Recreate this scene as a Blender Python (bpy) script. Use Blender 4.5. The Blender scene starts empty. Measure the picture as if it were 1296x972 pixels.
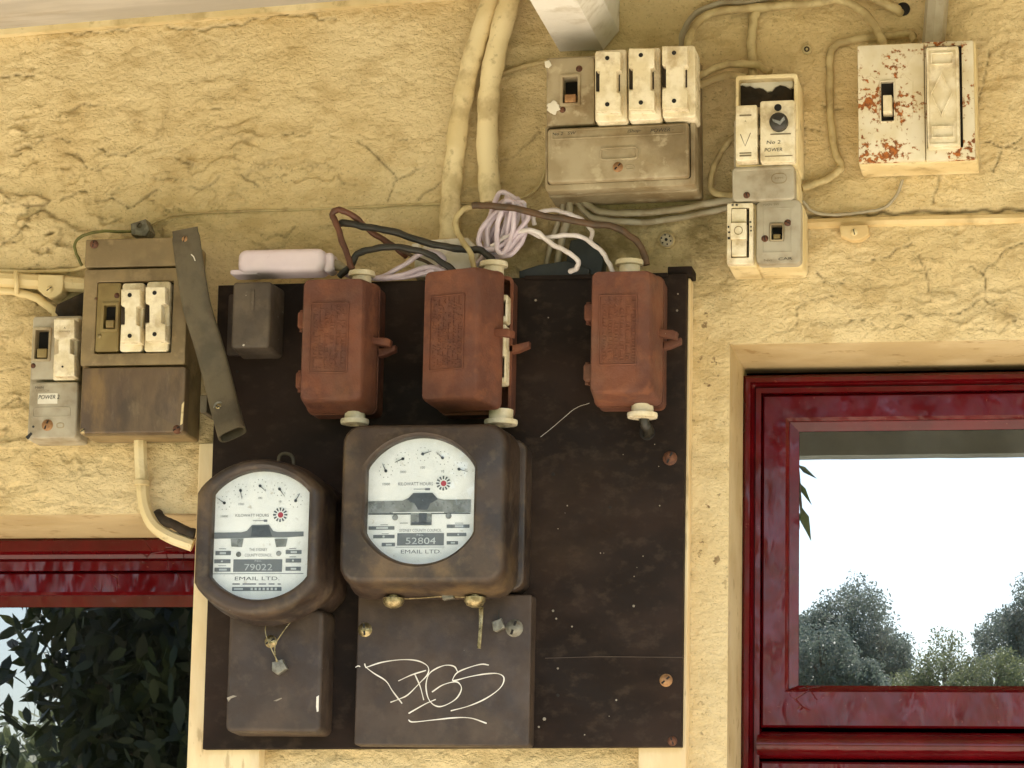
import bpy, bmesh, math, random
import numpy as np
from mathutils import Vector, Matrix

random.seed(7)
rng = np.random.default_rng(11)
R = math.radians
scn = bpy.context.scene
col = scn.collection

# ------------------------------------------------------------------ camera
F_PX, S = 4000.0, 0.00075            # focal length in photo pixels, metres per pixel at the wall
YAW, PITCH, ROLL = R(10.65), R(10.6), R(1.15)
CENTRE = Vector((0, 0, 2.15))        # wall point at the picture centre (wall is the plane y = 0)
fw = Vector((-math.sin(YAW)*math.cos(PITCH), math.cos(YAW)*math.cos(PITCH), math.sin(PITCH)))
r0 = Vector((math.cos(YAW), math.sin(YAW), 0))
u0 = r0.cross(fw)
UP = u0*math.cos(ROLL) - r0*math.sin(ROLL)
RT = r0*math.cos(ROLL) + u0*math.sin(ROLL)
CAM = CENTRE - fw*(F_PX*S)
cd = bpy.data.cameras.new('camera'); co = bpy.data.objects.new('camera', cd); col.objects.link(co)
co.matrix_world = Matrix(((RT.x, UP.x, -fw.x, CAM.x), (RT.y, UP.y, -fw.y, CAM.y), (RT.z, UP.z, -fw.z, CAM.z), (0, 0, 0, 1)))
cd.sensor_width = 36; cd.lens = F_PX/1296*36; cd.clip_start = .05; cd.clip_end = 1000
scn.camera = co

# ------------------------------------------------------------------ light
SUN_EL, SUN_AZ = 60, 20     # azimuth: degrees to the right of straight out from the wall
sd = Vector((math.sin(R(SUN_AZ))*math.cos(R(SUN_EL)), -math.cos(R(SUN_AZ))*math.cos(R(SUN_EL)), math.sin(R(SUN_EL))))
w = bpy.data.worlds.new('World'); scn.world = w; w.use_nodes = True
nt = w.node_tree; bg = nt.nodes['Background']
sky = nt.nodes.new('ShaderNodeTexSky'); sky.sky_type = 'NISHITA'; sky.sun_disc = False
sky.sun_elevation = R(SUN_EL); sky.sun_rotation = math.atan2(sd.x, sd.y)
sky.dust_density = 2.0; sky.air_density = 1.0
nt.links.new(sky.outputs[0], bg.inputs[0]); bg.inputs[1].default_value = .15
sl = bpy.data.lights.new('sun', 'SUN'); sl.energy = 4.6; sl.angle = R(.5); sl.color = (1, .95, .86)
so = bpy.data.objects.new('sun', sl); col.objects.link(so); so.location = sd*20
so.rotation_euler = (-sd).to_track_quat('-Z', 'Y').to_euler()
scn.view_settings.view_transform = 'Standard'; scn.view_settings.look = 'None'
scn.view_settings.exposure = 1.55; scn.view_settings.gamma = 1
scn.render.engine = 'CYCLES'
scn.cycles.max_bounces = 10; scn.cycles.diffuse_bounces = 6

# ------------------------------------------------------------------ pixel -> place
def P(px, py, d=0.0):
    """photo pixel -> point on the plane d metres in front of the wall"""
    v = fw*F_PX + RT*(px-648) - UP*(py-486)
    t = (-d - CAM.y)/v.y
    return CAM + v*t
def REF(px, py, dist, glass):
    """what a window pane at depth `glass` mirrors at that pixel, dist metres out from the pane"""
    p = P(px, py, glass-dist)
    return Vector((p.x, -2*glass-p.y, p.z))

# ------------------------------------------------------------------ materials
def lin(r, g, b):
    f = lambda c: (c/255/12.92) if c/255 <= .04045 else ((c/255+.055)/1.055)**2.4
    return (f(r), f(g), f(b), 1)
def node(nt, t, **k):
    n = nt.nodes.new(t)
    for a, v in k.items():
        setattr(n, a, v)
    return n
def noise(nt, vec, scale, detail=4, rough=.55, dist=0):
    n = node(nt, 'ShaderNodeTexNoise')
    n.inputs['Scale'].default_value = scale; n.inputs['Detail'].default_value = detail
    n.inputs['Roughness'].default_value = rough; n.inputs['Distortion'].default_value = dist
    nt.links.new(vec, n.inputs['Vector']); return n.outputs['Fac']
def ramp(nt, fac, lo, hi, a=0., b=1.):
    n = node(nt, 'ShaderNodeMapRange'); n.interpolation_type = 'SMOOTHSTEP'
    n.inputs[1].default_value = lo; n.inputs[2].default_value = hi
    n.inputs[3].default_value = a; n.inputs[4].default_value = b
    nt.links.new(fac, n.inputs[0]); return n.outputs[0]
def mixc(nt, fac, a, b):
    n = node(nt, 'ShaderNodeMix', data_type='RGBA')
    if isinstance(fac, float): n.inputs[0].default_value = fac
    else: nt.links.new(fac, n.inputs[0])
    for s, v in ((6, a), (7, b)):
        if isinstance(v, tuple): n.inputs[s].default_value = v
        else: nt.links.new(v, n.inputs[s])
    return n.outputs[2]
def coords(nt, stretch=(1, 1, 1)):
    g = node(nt, 'ShaderNodeNewGeometry'); m = node(nt, 'ShaderNodeMapping')
    m.inputs['Scale'].default_value = stretch
    nt.links.new(g.outputs['Position'], m.inputs['Vector']); return m.outputs[0]
MATS = {}
def mat(name, c1, c2, sc=30, rough=.6, bump=.3, bsc=250, metal=0., layers=(), stretch=(1, 1, 1), bdist=.001, rvar=.12, coat=0., spec=.5):
    """two-tone mottled surface; layers = (colour, noise scale, lo, hi, roughness) patches on top"""
    m = bpy.data.materials.new(name); m.use_nodes = True; nt = m.node_tree
    b = nt.nodes['Principled BSDF']; v = coords(nt, stretch)
    c = mixc(nt, ramp(nt, noise(nt, v, sc, 6), .4, .6), c1, c2)
    rn = ramp(nt, noise(nt, v, sc*2.3, 5), .3, .7, max(rough-rvar, .02), min(rough+rvar, 1.))
    for (lc, ls, lo, hi, amt) in layers:
        lo, hi = .5+(lo-.5)*.55, .5+(hi-.5)*.55
        f = ramp(nt, noise(nt, v, ls, 7, .62), lo, hi, 0., amt)
        c = mixc(nt, f, c, lc)
    nt.links.new(c, b.inputs['Base Color']); nt.links.new(rn, b.inputs['Roughness'])
    b.inputs['Metallic'].default_value = metal
    b.inputs['Coat Weight'].default_value = coat
    b.inputs['Specular IOR Level'].default_value = spec
    if bump:
        h = noise(nt, v, bsc, 5, .6)
        bn = node(nt, 'ShaderNodeBump'); bn.inputs['Strength'].default_value = bump; bn.inputs['Distance'].default_value = bdist
        nt.links.new(h, bn.inputs['Height']); nt.links.new(bn.outputs[0], b.inputs['Normal'])
    MATS[name] = m; return m
DUST = lin(150, 130, 95)
mat('porcelain', lin(228, 216, 188), lin(212, 197, 162), 60, .32, .1, 300, layers=((lin(146, 118, 78), 40, .52, .85, .55),))
mat('bakelite_dark', lin(60, 46, 36), lin(42, 32, 27), 25, .5, .35, 420, layers=((lin(120, 96, 62), 14, .52, .95, .6), (lin(86, 72, 54), 70, .52, .85, .5), (lin(200, 190, 170), 200, .9, .94, .7)))
mat('bakelite_cover', lin(66, 52, 41), lin(53, 41, 33), 22, .58, .3, 400, layers=((lin(96, 78, 58), 10, .5, .95, .5), (lin(82, 68, 56), 70, .52, .85, .4), (lin(205, 198, 185), 190, .93, .96, .7)))
mat('dusty_box', lin(81, 70, 58), lin(67, 57, 47), 22, .7, .3, 300, layers=((lin(100, 87, 70), 40, .5, .8, .5), (lin(51, 42, 34), 14, .55, .8, .5), (lin(205, 198, 185), 200, .84, .87, .7)))
mat('board', lin(44, 33, 27), lin(31, 24, 20), 9, .7, .25, 200, stretch=(.8, 1, 1.2), spec=.12, layers=((lin(60, 48, 37), 5, .5, .9, .5), (lin(60, 49, 40), 80, .5, .85, .5), (lin(100, 38, 24), 5, .82, .95, .5)))
mat('rust_iron', lin(108, 62, 41), lin(90, 51, 36), 26, .75, .6, 420, layers=((lin(126, 76, 48), 60, .5, .8, .5), (lin(72, 42, 32), 15, .55, .85, .55), (lin(104, 78, 58), 8, .58, .9, .5), (lin(215, 205, 190), 150, .92, .95, .8)))
mat('grey_case', lin(162, 147, 118), lin(142, 125, 94), 24, .55, .2, 350, layers=((lin(112, 88, 53), 30, .5, .85, .7), (lin(92, 72, 42), 10, .52, .85, .6), (lin(190, 176, 146), 50, .6, .8, .5)))
mat('grey_plastic', lin(171, 162, 142), lin(156, 145, 124), 30, .5, .15, 350, layers=((lin(118, 101, 72), 30, .55, .8, .5),))
mat('brown_case', lin(138, 118, 82), lin(116, 98, 68), 20, .52, .25, 380, layers=((lin(84, 68, 44), 12, .5, .85, .75), (lin(160, 138, 100), 40, .55, .8, .5)))
mat('brown_lid', lin(103, 84, 61), lin(79, 62, 46), 10, .42, .25, 380, stretch=(1.6, 1, .6), layers=((lin(128, 102, 64), 11, .5, .8, .8), (lin(62, 50, 38), 16, .54, .85, .7), (lin(114, 97, 74), 60, .58, .85, .5)))
mat('olive_plate', lin(132, 114, 69), lin(121, 102, 58), 30, .5, .12, 300, layers=((lin(97, 76, 42), 28, .56, .8, .5),))
mat('steel_strap', lin(90, 80, 61), lin(73, 65, 50), 30, .6, .4, 320, metal=.1, layers=((lin(99, 90, 71), 12, .5, .8, .6), (lin(63, 49, 35), 34, .55, .85, .7)))
mat('white_plastic', lin(222, 216, 200), lin(210, 202, 184), 30, .42, .08, 300, layers=((lin(165, 145, 105), 38, .6, .8, .4),))
mat('lilac_plastic', lin(224, 208, 214), lin(215, 198, 206), 20, .38, .05, 250, layers=((lin(170, 150, 140), 24, .64, .85, .3),))
mat('lilac_cable', lin(212, 196, 206), lin(196, 178, 188), 60, .42, .1, 400)
mat('pale_cable', lin(226, 216, 214), lin(212, 200, 196), 60, .4, .1, 400)
mat('brown_cable', lin(88, 63, 39), lin(71, 53, 34), 60, .5, .2, 400)
mat('rust_cable', lin(100, 58, 37), lin(82, 48, 32), 60, .5, .2, 400)
mat('black_cable', lin(33, 32, 26), lin(44, 39, 30), 50, .5, .2, 400)
mat('dark_plastic', lin(27, 35, 35), lin(37, 43, 40), 30, .5, .2, 300, layers=((DUST, 30, .6, .85, .3),))
mat('tan_cable', lin(190, 172, 126), lin(166, 146, 102), 60, .6, .3, 350, layers=((lin(120, 100, 64), 50, .56, .8, .5),))
mat('cream_paint', lin(224, 206, 162), lin(208, 187, 138), 14, .55, .4, 160, layers=((lin(150, 124, 76), 26, .54, .85, .55), (lin(120, 98, 60), 90, .62, .85, .45)))
mat('cream_timber', lin(226, 204, 160), lin(212, 186, 140), 14, .5, .35, 120, layers=((lin(140, 112, 68), 40, .66, .8, .5),), stretch=(2, 2, .5))
mat('cream_reveal', lin(204, 182, 138), lin(190, 166, 120), 10, .6, .5, 90, layers=((lin(150, 118, 70), 34, .64, .78, .6),))
mat('conduit_grey', lin(168, 158, 136), lin(150, 138, 112), 24, .55, .2, 250, layers=((lin(120, 100, 66), 30, .58, .8, .5),))
mat('weathered_white', lin(192, 185, 174), lin(174, 167, 156), 12, .6, .4, 120, stretch=(.4, 1.5, 2), layers=((lin(160, 148, 130), 20, .58, .8, .5),))
mat('rafter_white', lin(222, 218, 208), lin(208, 203, 192), 12, .55, .35, 140, layers=((lin(160, 146, 118), 18, .6, .82, .5),))
mat('conduit_wall', lin(214, 190, 140), lin(198, 170, 118), 18, .6, .5, 200, layers=((lin(150, 124, 78), 24, .55, .85, .6),))
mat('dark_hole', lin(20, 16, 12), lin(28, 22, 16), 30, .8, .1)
mat('grime', lin(56, 44, 31), lin(41, 34, 26), 60, .9, .6, 300)  # dirt colour; also the painted shade of fuse notches and open box interior
mat('rusty_screw', lin(104, 66, 44), lin(78, 48, 34), 200, .65, .4, 600, metal=.3)
mat('copper_screw', lin(160, 120, 78), lin(132, 94, 58), 200, .6, .3, 600, metal=.15)
mat('brass_screw', lin(166, 150, 112), lin(122, 108, 76), 160, .36, .2, 600, metal=.75)
mat('lead_seal', lin(132, 128, 116), lin(108, 104, 92), 160, .5, .35, 500, metal=.5)
mat('dial_white', lin(236, 237, 236), lin(226, 228, 228), 30, .35, 0, layers=((lin(190, 190, 184), 16, .52, .95, .5), (lin(170, 162, 146), 120, .7, .9, .5)))
mat('dial_number', lin(196, 202, 204), lin(180, 186, 190), 40, .5, 0)
mat('scuff', lin(150, 140, 124), lin(128, 118, 104), 60, .8, 0)
mat('dial_grey', lin(112, 117, 122), lin(98, 104, 110), 30, .45, 0)
mat('dial_silver', lin(150, 152, 150), lin(120, 122, 118), 60, .35, .05, metal=.3)
mat('dial_ink', lin(70, 76, 84), lin(80, 86, 94), 60, .5, 0)
mat('dial_faint_ink', lin(108, 112, 120), lin(120, 124, 132), 60, .5, 0)
mat('dial_red', lin(168, 62, 78), lin(158, 58, 72), 60, .5, 0)
mat('marker_ink', lin(28, 26, 24), lin(40, 36, 32), 60, .6, 0)
mat('faded_ink', lin(112, 98, 74), lin(124, 110, 84), 60, .6, 0)
mat('white_scratch', lin(226, 220, 208), lin(212, 204, 190), 60, .7, 0)
mat('green_wire', lin(112, 110, 52), lin(92, 90, 44), 60, .55, .2, 300)
mat('concrete', lin(200, 190, 172), lin(184, 172, 152), 3, .85, .3, 60, layers=((lin(150, 138, 118), 1.2, .5, .8, .5),))
mat('grass', lin(92, 104, 50), lin(74, 88, 40), 1.5, .9, .5, 8, layers=((lin(140, 126, 80), .4, .52, .7, .5),))
mat('bark', lin(110, 92, 72), lin(84, 70, 56), 8, .9, .6, 20)
mat('beam_grey', lin(112, 118, 120), lin(94, 100, 102), 8, .7, .3, 80)
mat('room_dark', lin(54, 48, 42), lin(44, 40, 36), 3, .9, 0)
mat('pink_stain', lin(150, 40, 44), lin(120, 34, 38), 60, .6, 0)

def red_paint():
    m = bpy.data.materials.new('red_paint'); m.use_nodes = True; nt = m.node_tree; b = nt.nodes['Principled BSDF']
    v = coords(nt)
    c = mixc(nt, ramp(nt, noise(nt, v, 25, 6), .3, .7), lin(90, 8, 14), lin(74, 7, 11))
    c = mixc(nt, ramp(nt, noise(nt, v, 60, 7, .65), .6, .78, 0, .35), c, lin(84, 26, 22))
    c = mixc(nt, ramp(nt, noise(nt, v, 150, 6, .65), .67, .7, 0, .4), c, lin(140, 84, 70))
    nt.links.new(c, b.inputs['Base Color'])
    nt.links.new(ramp(nt, noise(nt, v, 40, 5), .35, .65, .1, .22), b.inputs['Roughness'])
    b.inputs['Specular IOR Level'].default_value = .4
    vo = node(nt, 'ShaderNodeTexVoronoi', feature='DISTANCE_TO_EDGE'); vo.inputs['Scale'].default_value = 55
    mp = node(nt, 'ShaderNodeMapping'); mp.inputs['Scale'].default_value = (1, 1, .7)
    nt.links.new(v, mp.inputs[0]); nt.links.new(mp.outputs[0], vo.inputs['Vector'])
    crk = ramp(nt, vo.outputs['Distance'], 0, .03)
    msk = ramp(nt, noise(nt, v, 9, 4), .64, .7)
    a = node(nt, 'ShaderNodeMath', operation='MULTIPLY'); nt.links.new(msk, a.inputs[0])
    inv = node(nt, 'ShaderNodeMath', operation='SUBTRACT'); inv.inputs[0].default_value = 1; nt.links.new(crk, inv.inputs[1])
    nt.links.new(inv.outputs[0], a.inputs[1])
    ad = node(nt, 'ShaderNodeMath', operation='MULTIPLY_ADD'); nt.links.new(a.outputs[0], ad.inputs[0]); ad.inputs[1].default_value = -.5
    nt.links.new(noise(nt, coords(nt, (1, 1, .55)), 30, 2.5, .5, .2), ad.inputs[2])
    bn = node(nt, 'ShaderNodeBump'); bn.inputs['Strength'].default_value = .6; bn.inputs['Distance'].default_value = .004
    nt.links.new(ad.outputs[0], bn.inputs['Height']); nt.links.new(bn.outputs[0], b.inputs['Normal'])
    MATS['red_paint'] = m
red_paint()
def rusty_white():
    m = bpy.data.materials.new('rusty_white'); m.use_nodes = True; nt = m.node_tree; b = nt.nodes['Principled BSDF']
    v = coords(nt)
    big = noise(nt, v, 26, 3, .5)
    fine = noise(nt, v, 190, 7, .66, .2)
    s = node(nt, 'ShaderNodeMath', operation='MULTIPLY_ADD'); nt.links.new(big, s.inputs[0]); s.inputs[1].default_value = .95
    nt.links.new(fine, s.inputs[2])
    f = ramp(nt, s.outputs[0], 1.045, 1.075)
    edge = ramp(nt, s.outputs[0], .99, 1.05, 0, .5)
    c = mixc(nt, ramp(nt, noise(nt, v, 40, 5), .35, .7), lin(218, 208, 184), lin(206, 192, 158))
    c = mixc(nt, edge, c, lin(176, 140, 90))
    c = mixc(nt, f, c, mixc(nt, ramp(nt, noise(nt, v, 300, 4), .35, .65), lin(170, 98, 38), lin(112, 66, 32)))
    nt.links.new(c, b.inputs['Base Color'])
    nt.links.new(ramp(nt, f, 0, 1, .4, .85), b.inputs['Roughness'])
    bn = node(nt, 'ShaderNodeBump'); bn.inputs['Strength'].default_value = .5; bn.inputs['Distance'].default_value = .0008; bn.invert = True
    nt.links.new(f, bn.inputs['Height']); nt.links.new(bn.outputs[0], b.inputs['Normal'])
    MATS['rusty_white'] = m
rusty_white()
def wall_mat():
    m = bpy.data.materials.new('wall_paint'); m.use_nodes = True; nt = m.node_tree; b = nt.nodes['Principled BSDF']
    v = coords(nt); vs = coords(nt, (.85, 1, 1.25))
    c = mixc(nt, ramp(nt, noise(nt, v, 5, 5), .3, .7), lin(232, 211, 165), lin(220, 195, 144))
    c = mixc(nt, ramp(nt, noise(nt, vs, 22, 6, .6), .48, .66, 0, .55), c, lin(190, 162, 110))
    c = mixc(nt, ramp(nt, noise(nt, vs, 150, 7, .68), .56, .66, 0, .32), c, lin(158, 130, 82))
    c = mixc(nt, ramp(nt, noise(nt, v, 420, 4, .6), .6, .68, 0, .45), c, lin(120, 97, 60))
    a1 = node(nt, 'ShaderNodeAttribute', attribute_name='grime')
    gm = node(nt, 'ShaderNodeMath', operation='MULTIPLY'); nt.links.new(a1.outputs['Fac'], gm.inputs[0])
    nt.links.new(ramp(nt, noise(nt, v, 30, 7, .65), .32, .62, .35, 1), gm.inputs[1])
    c = mixc(nt, gm.outputs[0], c, lin(128, 112, 72))
    a2 = node(nt, 'ShaderNodeAttribute', attribute_name='crack')
    c = mixc(nt, a2.outputs['Fac'], c, lin(104, 82, 46))
    a3 = node(nt, 'ShaderNodeAttribute', attribute_name='flake')
    fl = node(nt, 'ShaderNodeMath', operation='MULTIPLY'); nt.links.new(a3.outputs['Fac'], fl.inputs[0])
    nt.links.new(ramp(nt, noise(nt, v, 85, 6, .6), .6, .66), fl.inputs[1])
    c = mixc(nt, fl.outputs[0], c, lin(120, 92, 56))
    nt.links.new(c, b.inputs['Base Color'])
    nt.links.new(ramp(nt, noise(nt, v, 60, 4), .3, .7, .55, .75), b.inputs['Roughness'])
    b.inputs['Specular IOR Level'].default_value = .35
    bn = node(nt, 'ShaderNodeBump'); bn.inputs['Strength'].default_value = .9; bn.inputs['Distance'].default_value = .0032
    nt.links.new(noise(nt, vs, 240, 7, .68), bn.inputs['Height'])
    bn2 = node(nt, 'ShaderNodeBump'); bn2.inputs['Strength'].default_value = .7; bn2.inputs['Distance'].default_value = .005
    nt.links.new(noise(nt, vs, 95, 5, .6, .6), bn2.inputs['Height']); nt.links.new(bn.outputs[0], bn2.inputs['Normal'])
    nt.links.new(bn2.outputs[0], b.inputs['Normal'])
    MATS['wall_paint'] = m
wall_mat()
def glass_mat(name, refl, tint, wav, haze=.05):
    m = bpy.data.materials.new(name); m.use_nodes = True; nt = m.node_tree
    nt.nodes.remove(nt.nodes['Principled BSDF']); out = nt.nodes['Material Output']
    tr = node(nt, 'ShaderNodeBsdfTransparent'); tr.inputs[0].default_value = tint
    gl = node(nt, 'ShaderNodeBsdfGlossy'); gl.inputs['Roughness'].default_value = 0.0; gl.inputs['Color'].default_value = (1, 1, 1, 1)
    mx = node(nt, 'ShaderNodeMixShader'); mx.inputs[0].default_value = refl
    nt.links.new(tr.outputs[0], mx.inputs[1]); nt.links.new(gl.outputs[0], mx.inputs[2])
    if wav:
        bn = node(nt, 'ShaderNodeBump'); bn.inputs['Strength'].default_value = wav; bn.inputs['Distance'].default_value = .001
        nt.links.new(noise(nt, coords(nt), 9, 2), bn.inputs['Height']); nt.links.new(bn.outputs[0], gl.inputs['Normal'])
    res = mx.outputs[0]
    if wav:      # uneven pale veil: haze over the reflection, painted into the pane
        df = node(nt, 'ShaderNodeBsdfDiffuse'); df.inputs[0].default_value = lin(170, 172, 170)
        m3 = node(nt, 'ShaderNodeMixShader'); v2 = coords(nt, (2, 1, .5))
        nt.links.new(ramp(nt, noise(nt, v2, 14, 7, .65), .35, .75, haze*.1, haze), m3.inputs[0])
        nt.links.new(res, m3.inputs[1]); nt.links.new(df.outputs[0], m3.inputs[2]); res = m3.outputs[0]
    nt.links.new(res, out.inputs[0]); MATS[name] = m
glass_mat('window_glass', .47, (.5, .52, .5, 1), .03, .07)
glass_mat('window_glass_dark', .28, (.5, .52, .5, 1), .05, .015)
glass_mat('meter_glass', .025, (.97, .98, .98, 1), 0)
def leaf_mat(name, a, b_, tr):
    m = bpy.data.materials.new(name); m.use_nodes = True; nt = m.node_tree; b = nt.nodes['Principled BSDF']
    v = coords(nt)
    nt.links.new(mixc(nt, ramp(nt, noise(nt, v, 3, 3), .3, .7), a, b_), b.inputs['Base Color'])
    b.inputs['Roughness'].default_value = .55
    t = node(nt, 'ShaderNodeBsdfTranslucent'); t.inputs[0].default_value = b_
    mx = node(nt, 'ShaderNodeMixShader'); mx.inputs[0].default_value = tr
    nt.links.new(b.outputs[0], mx.inputs[1]); nt.links.new(t.outputs[0], mx.inputs[2])
    nt.links.new(mx.outputs[0], nt.nodes['Material Output'].inputs[0]); MATS[name] = m
leaf_mat('leaf_dark', (.008, .013, .005, 1), (.04, .055, .012, 1), .25)
leaf_mat('leaf_grey', (.10, .13, .11, 1), (.15, .18, .15, 1), .4)
leaf_mat('leaf_pale', (.12, .15, .08, 1), (.18, .2, .1, 1), .35)

# ------------------------------------------------------------------ mesh builder
def rrect(a, b, c, d, r, n=4):
    """rounded rectangle, counter-clockwise from the viewer's side"""
    r = max(min(r, (c-a)*.499, (d-b)*.499), 1e-5); o = []
    for cx, cy, s in ((c-r, d-r, 0), (a+r, d-r, 90), (a+r, b+r, 180), (c-r, b+r, 270)):
        for k in range(n+1):
            t = R(s+90*k/n); o.append((cx+r*math.cos(t), cy+r*math.sin(t)))
    return o
def circle(u, v, r, n=24, ph=0):
    return [(u+r*math.cos(2*math.pi*k/n+ph), v+r*math.sin(2*math.pi*k/n+ph)) for k in range(n)]
def cutround(u, v, rad, hw, n=56):
    """circle with its left and right sides cut straight (meter outline)"""
    o = []
    for k in range(n):
        t = 2*math.pi*k/n; x, y = rad*math.cos(t), rad*math.sin(t)
        if abs(x) > hw:
            y = y*1.0; x = math.copysign(hw, x)
        o.append((u+x, v+y))
    return o
def off(pts, d):
    """inset a convex-ish outline by d"""
    n = len(pts); o = []
    for i in range(n):
        a, b, c = Vector(pts[i-1]), Vector(pts[i]), Vector(pts[(i+1) % n])
        e1, e2 = (b-a), (c-b)
        n1 = Vector((-e1.y, e1.x)).normalized() if e1.length > 1e-9 else Vector((0, 0))
        n2 = Vector((-e2.y, e2.x)).normalized() if e2.length > 1e-9 else n1
        m = (n1+n2)
        if m.length < 1e-6: m = n1
        m.normalize(); k = max(.4, m.dot(n1) if n1.length else 1)
        o.append(tuple(b+m*(d/k)))
    return o
def smooth(pts, sub=6):
    """Catmull-Rom"""
    p = [Vector(q) for q in pts]
    if len(p) < 3: return p
    p = [p[0]*2-p[1]]+p+[p[-1]*2-p[-2]]; o = []
    for i in range(1, len(p)-2):
        a, b, c, d = p[i-1:i+3]
        for k in range(sub):
            t = k/sub
            o.append(.5*((2*b)+(c-a)*t+(2*a-5*b+4*c-d)*t*t+(3*b-a-3*c+d)*t**3))
    o.append(p[-2]); return o
class MB:
    def __init__(s): s.v = []; s.f = []
    def loft(s, loops, cap0=True, cap1=True):
        n = len(loops[0]); b = len(s.v)
        for L in loops: s.v.extend(L)
        for i in range(len(loops)-1):
            for k in range(n):
                q = (k+1) % n
                s.f.append((b+i*n+k, b+i*n+q, b+(i+1)*n+q, b+(i+1)*n+k))
        if cap0: s.f.append(tuple(b+k for k in range(n))[::-1])
        if cap1: s.f.append(tuple(b+(len(loops)-1)*n+k for k in range(n)))
        return s
    def lp(s, pts, d): return [(u, -d, v) for u, v in pts]
    def prism(s, pts, d0, d1, bev=0, draft=0, cap0=True):
        L = [s.lp(pts, d0)]
        if bev > 0:
            for k in range(4):
                t = k/3*math.pi/2
                L.append(s.lp(off(pts, draft+bev*(1-math.cos(t))), d1-bev+bev*math.sin(t)))
        else: L.append(s.lp(off(pts, draft) if draft else pts, d1))
        return s.loft(L, cap0, True)
    def rbox(s, q, d0, d1, r=.003, bev=.001, draft=0):
        a, b, c, d = q; L = [s.lp(rrect(a, b, c, d, r), d0)]
        if bev > 0:
            for k in range(4):
                t = k/3*math.pi/2; i = draft+bev*(1-math.cos(t))
                L.append(s.lp(rrect(a+i, b+i, c-i, d-i, r-i*.7), d1-bev+bev*math.sin(t)))
        else: L.append(s.lp(rrect(a+draft, b+draft, c-draft, d-draft, r), d1))
        return s.loft(L)
    def ring(s, o, i, d0, d1, bev=.0008, well=None, cap=False):
        """flat frame between outline o and hole i (same point count); well = depth of the hole's floor"""
        L = [s.lp(o, d0), s.lp(o, d1-bev), s.lp(off(o, bev*.3), d1-bev*.3), s.lp(off(o, bev), d1)]
        L += [s.lp(off(i, -bev*.5), d1), s.lp(i, d1-bev*.5), s.lp(i, d0 if well is None else well)]
        return s.loft(L, False, cap)
    def disc(s, u, v, d0, d1, r, bev=.0006, n=20, dome=0):
        L = [s.lp(circle(u, v, r, n), d0), s.lp(circle(u, v, r, n), d1-bev), s.lp(circle(u, v, r-bev, n), d1)]
        if dome:
            for k in (.75, .45, .15): L.append(s.lp(circle(u, v, (r-bev)*k, n), d1+dome*math.sqrt(1-k*k)))
        return s.loft(L)
    def tube(s, pts, r, n=10, caps=True, flat=1.0):
        p = [Vector(q) for q in pts]; rs = r if isinstance(r, (list, tuple)) else [r]*len(p)
        t = [(p[min(i+1, len(p)-1)]-p[max(i-1, 0)]).normalized() for i in range(len(p))]
        a = t[0].orthogonal().normalized(); L = []
        if flat != 1: a = (Vector((0, 1, 0))-t[0]*t[0].y).normalized()
        for i in range(len(p)):
            a = (a-t[i]*a.dot(t[i])).normalized(); b = t[i].cross(a)
            L.append([tuple(p[i]+(a*math.cos(2*math.pi*k/n)*flat+b*math.sin(2*math.pi*k/n))*rs[i]) for k in range(n)])
        return s.loft(L, caps, caps)
    def lathe(s, base, axis, prof, n=24):
        ax = Vector(axis).normalized(); a = ax.orthogonal().normalized(); b = ax.cross(a); bs = Vector(base)
        return s.loft([[tuple(bs+ax*h+(a*math.cos(2*math.pi*k/n)+b*math.sin(2*math.pi*k/n))*max(r, 1e-5)) for k in range(n)] for h, r in prof])
    def box(s, lo, hi):
        (a, b, c), (d, e, f) = lo, hi
        return s.loft([[(a, b, c), (d, b, c), (d, e, c), (a, e, c)], [(a, b, f), (d, b, f), (d, e, f), (a, e, f)]])
    def xf(s, fn, start=0):
        for i in range(start, len(s.v)): s.v[i] = tuple(fn(Vector(s.v[i])))
        return s
CENT = {}
def obj(name, mb, material, parent=None, ang=38, origin=None, fast=False):
    vs = np.array(mb.v, dtype=float)
    c = (vs.min(0)+vs.max(0))/2 if origin is None else np.array(origin)
    me = bpy.data.meshes.new(name); me.from_pydata((vs-c).tolist(), [], mb.f)
    if not fast:
        bm = bmesh.new(); bm.from_mesh(me); bmesh.ops.recalc_face_normals(bm, faces=bm.faces); bm.to_mesh(me); bm.free()
        me.polygons.foreach_set('use_smooth', [True]*len(me.polygons)); me.set_sharp_from_angle(angle=R(ang))
    me.materials.append(MATS[material])
    o = bpy.data.objects.new(name, me); col.objects.link(o)
    pc = CENT.get(parent.name, np.zeros(3)) if parent else np.zeros(3)
    o.location = tuple(c-pc); CENT[o.name] = c
    if parent: o.parent = parent
    return o
def tag(o, label, cat, group=None, kind=None):
    if label: o['label'] = label
    if cat: o['category'] = cat
    if group: o['group'] = group
    if kind: o['kind'] = kind
    return o
def text_mesh(txt, shear=0.):
    cu = bpy.data.curves.new('t', 'FONT'); cu.body = txt; cu.resolution_u = 3; cu.shear = shear
    ob = bpy.data.objects.new('t', cu); me = ob.to_mesh()
    v = [tuple(x.co) for x in me.vertices]; f = [tuple(p.vertices) for p in me.polygons]
    ob.to_mesh_clear(); bpy.data.objects.remove(ob); bpy.data.curves.remove(cu)
    return v, f
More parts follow.
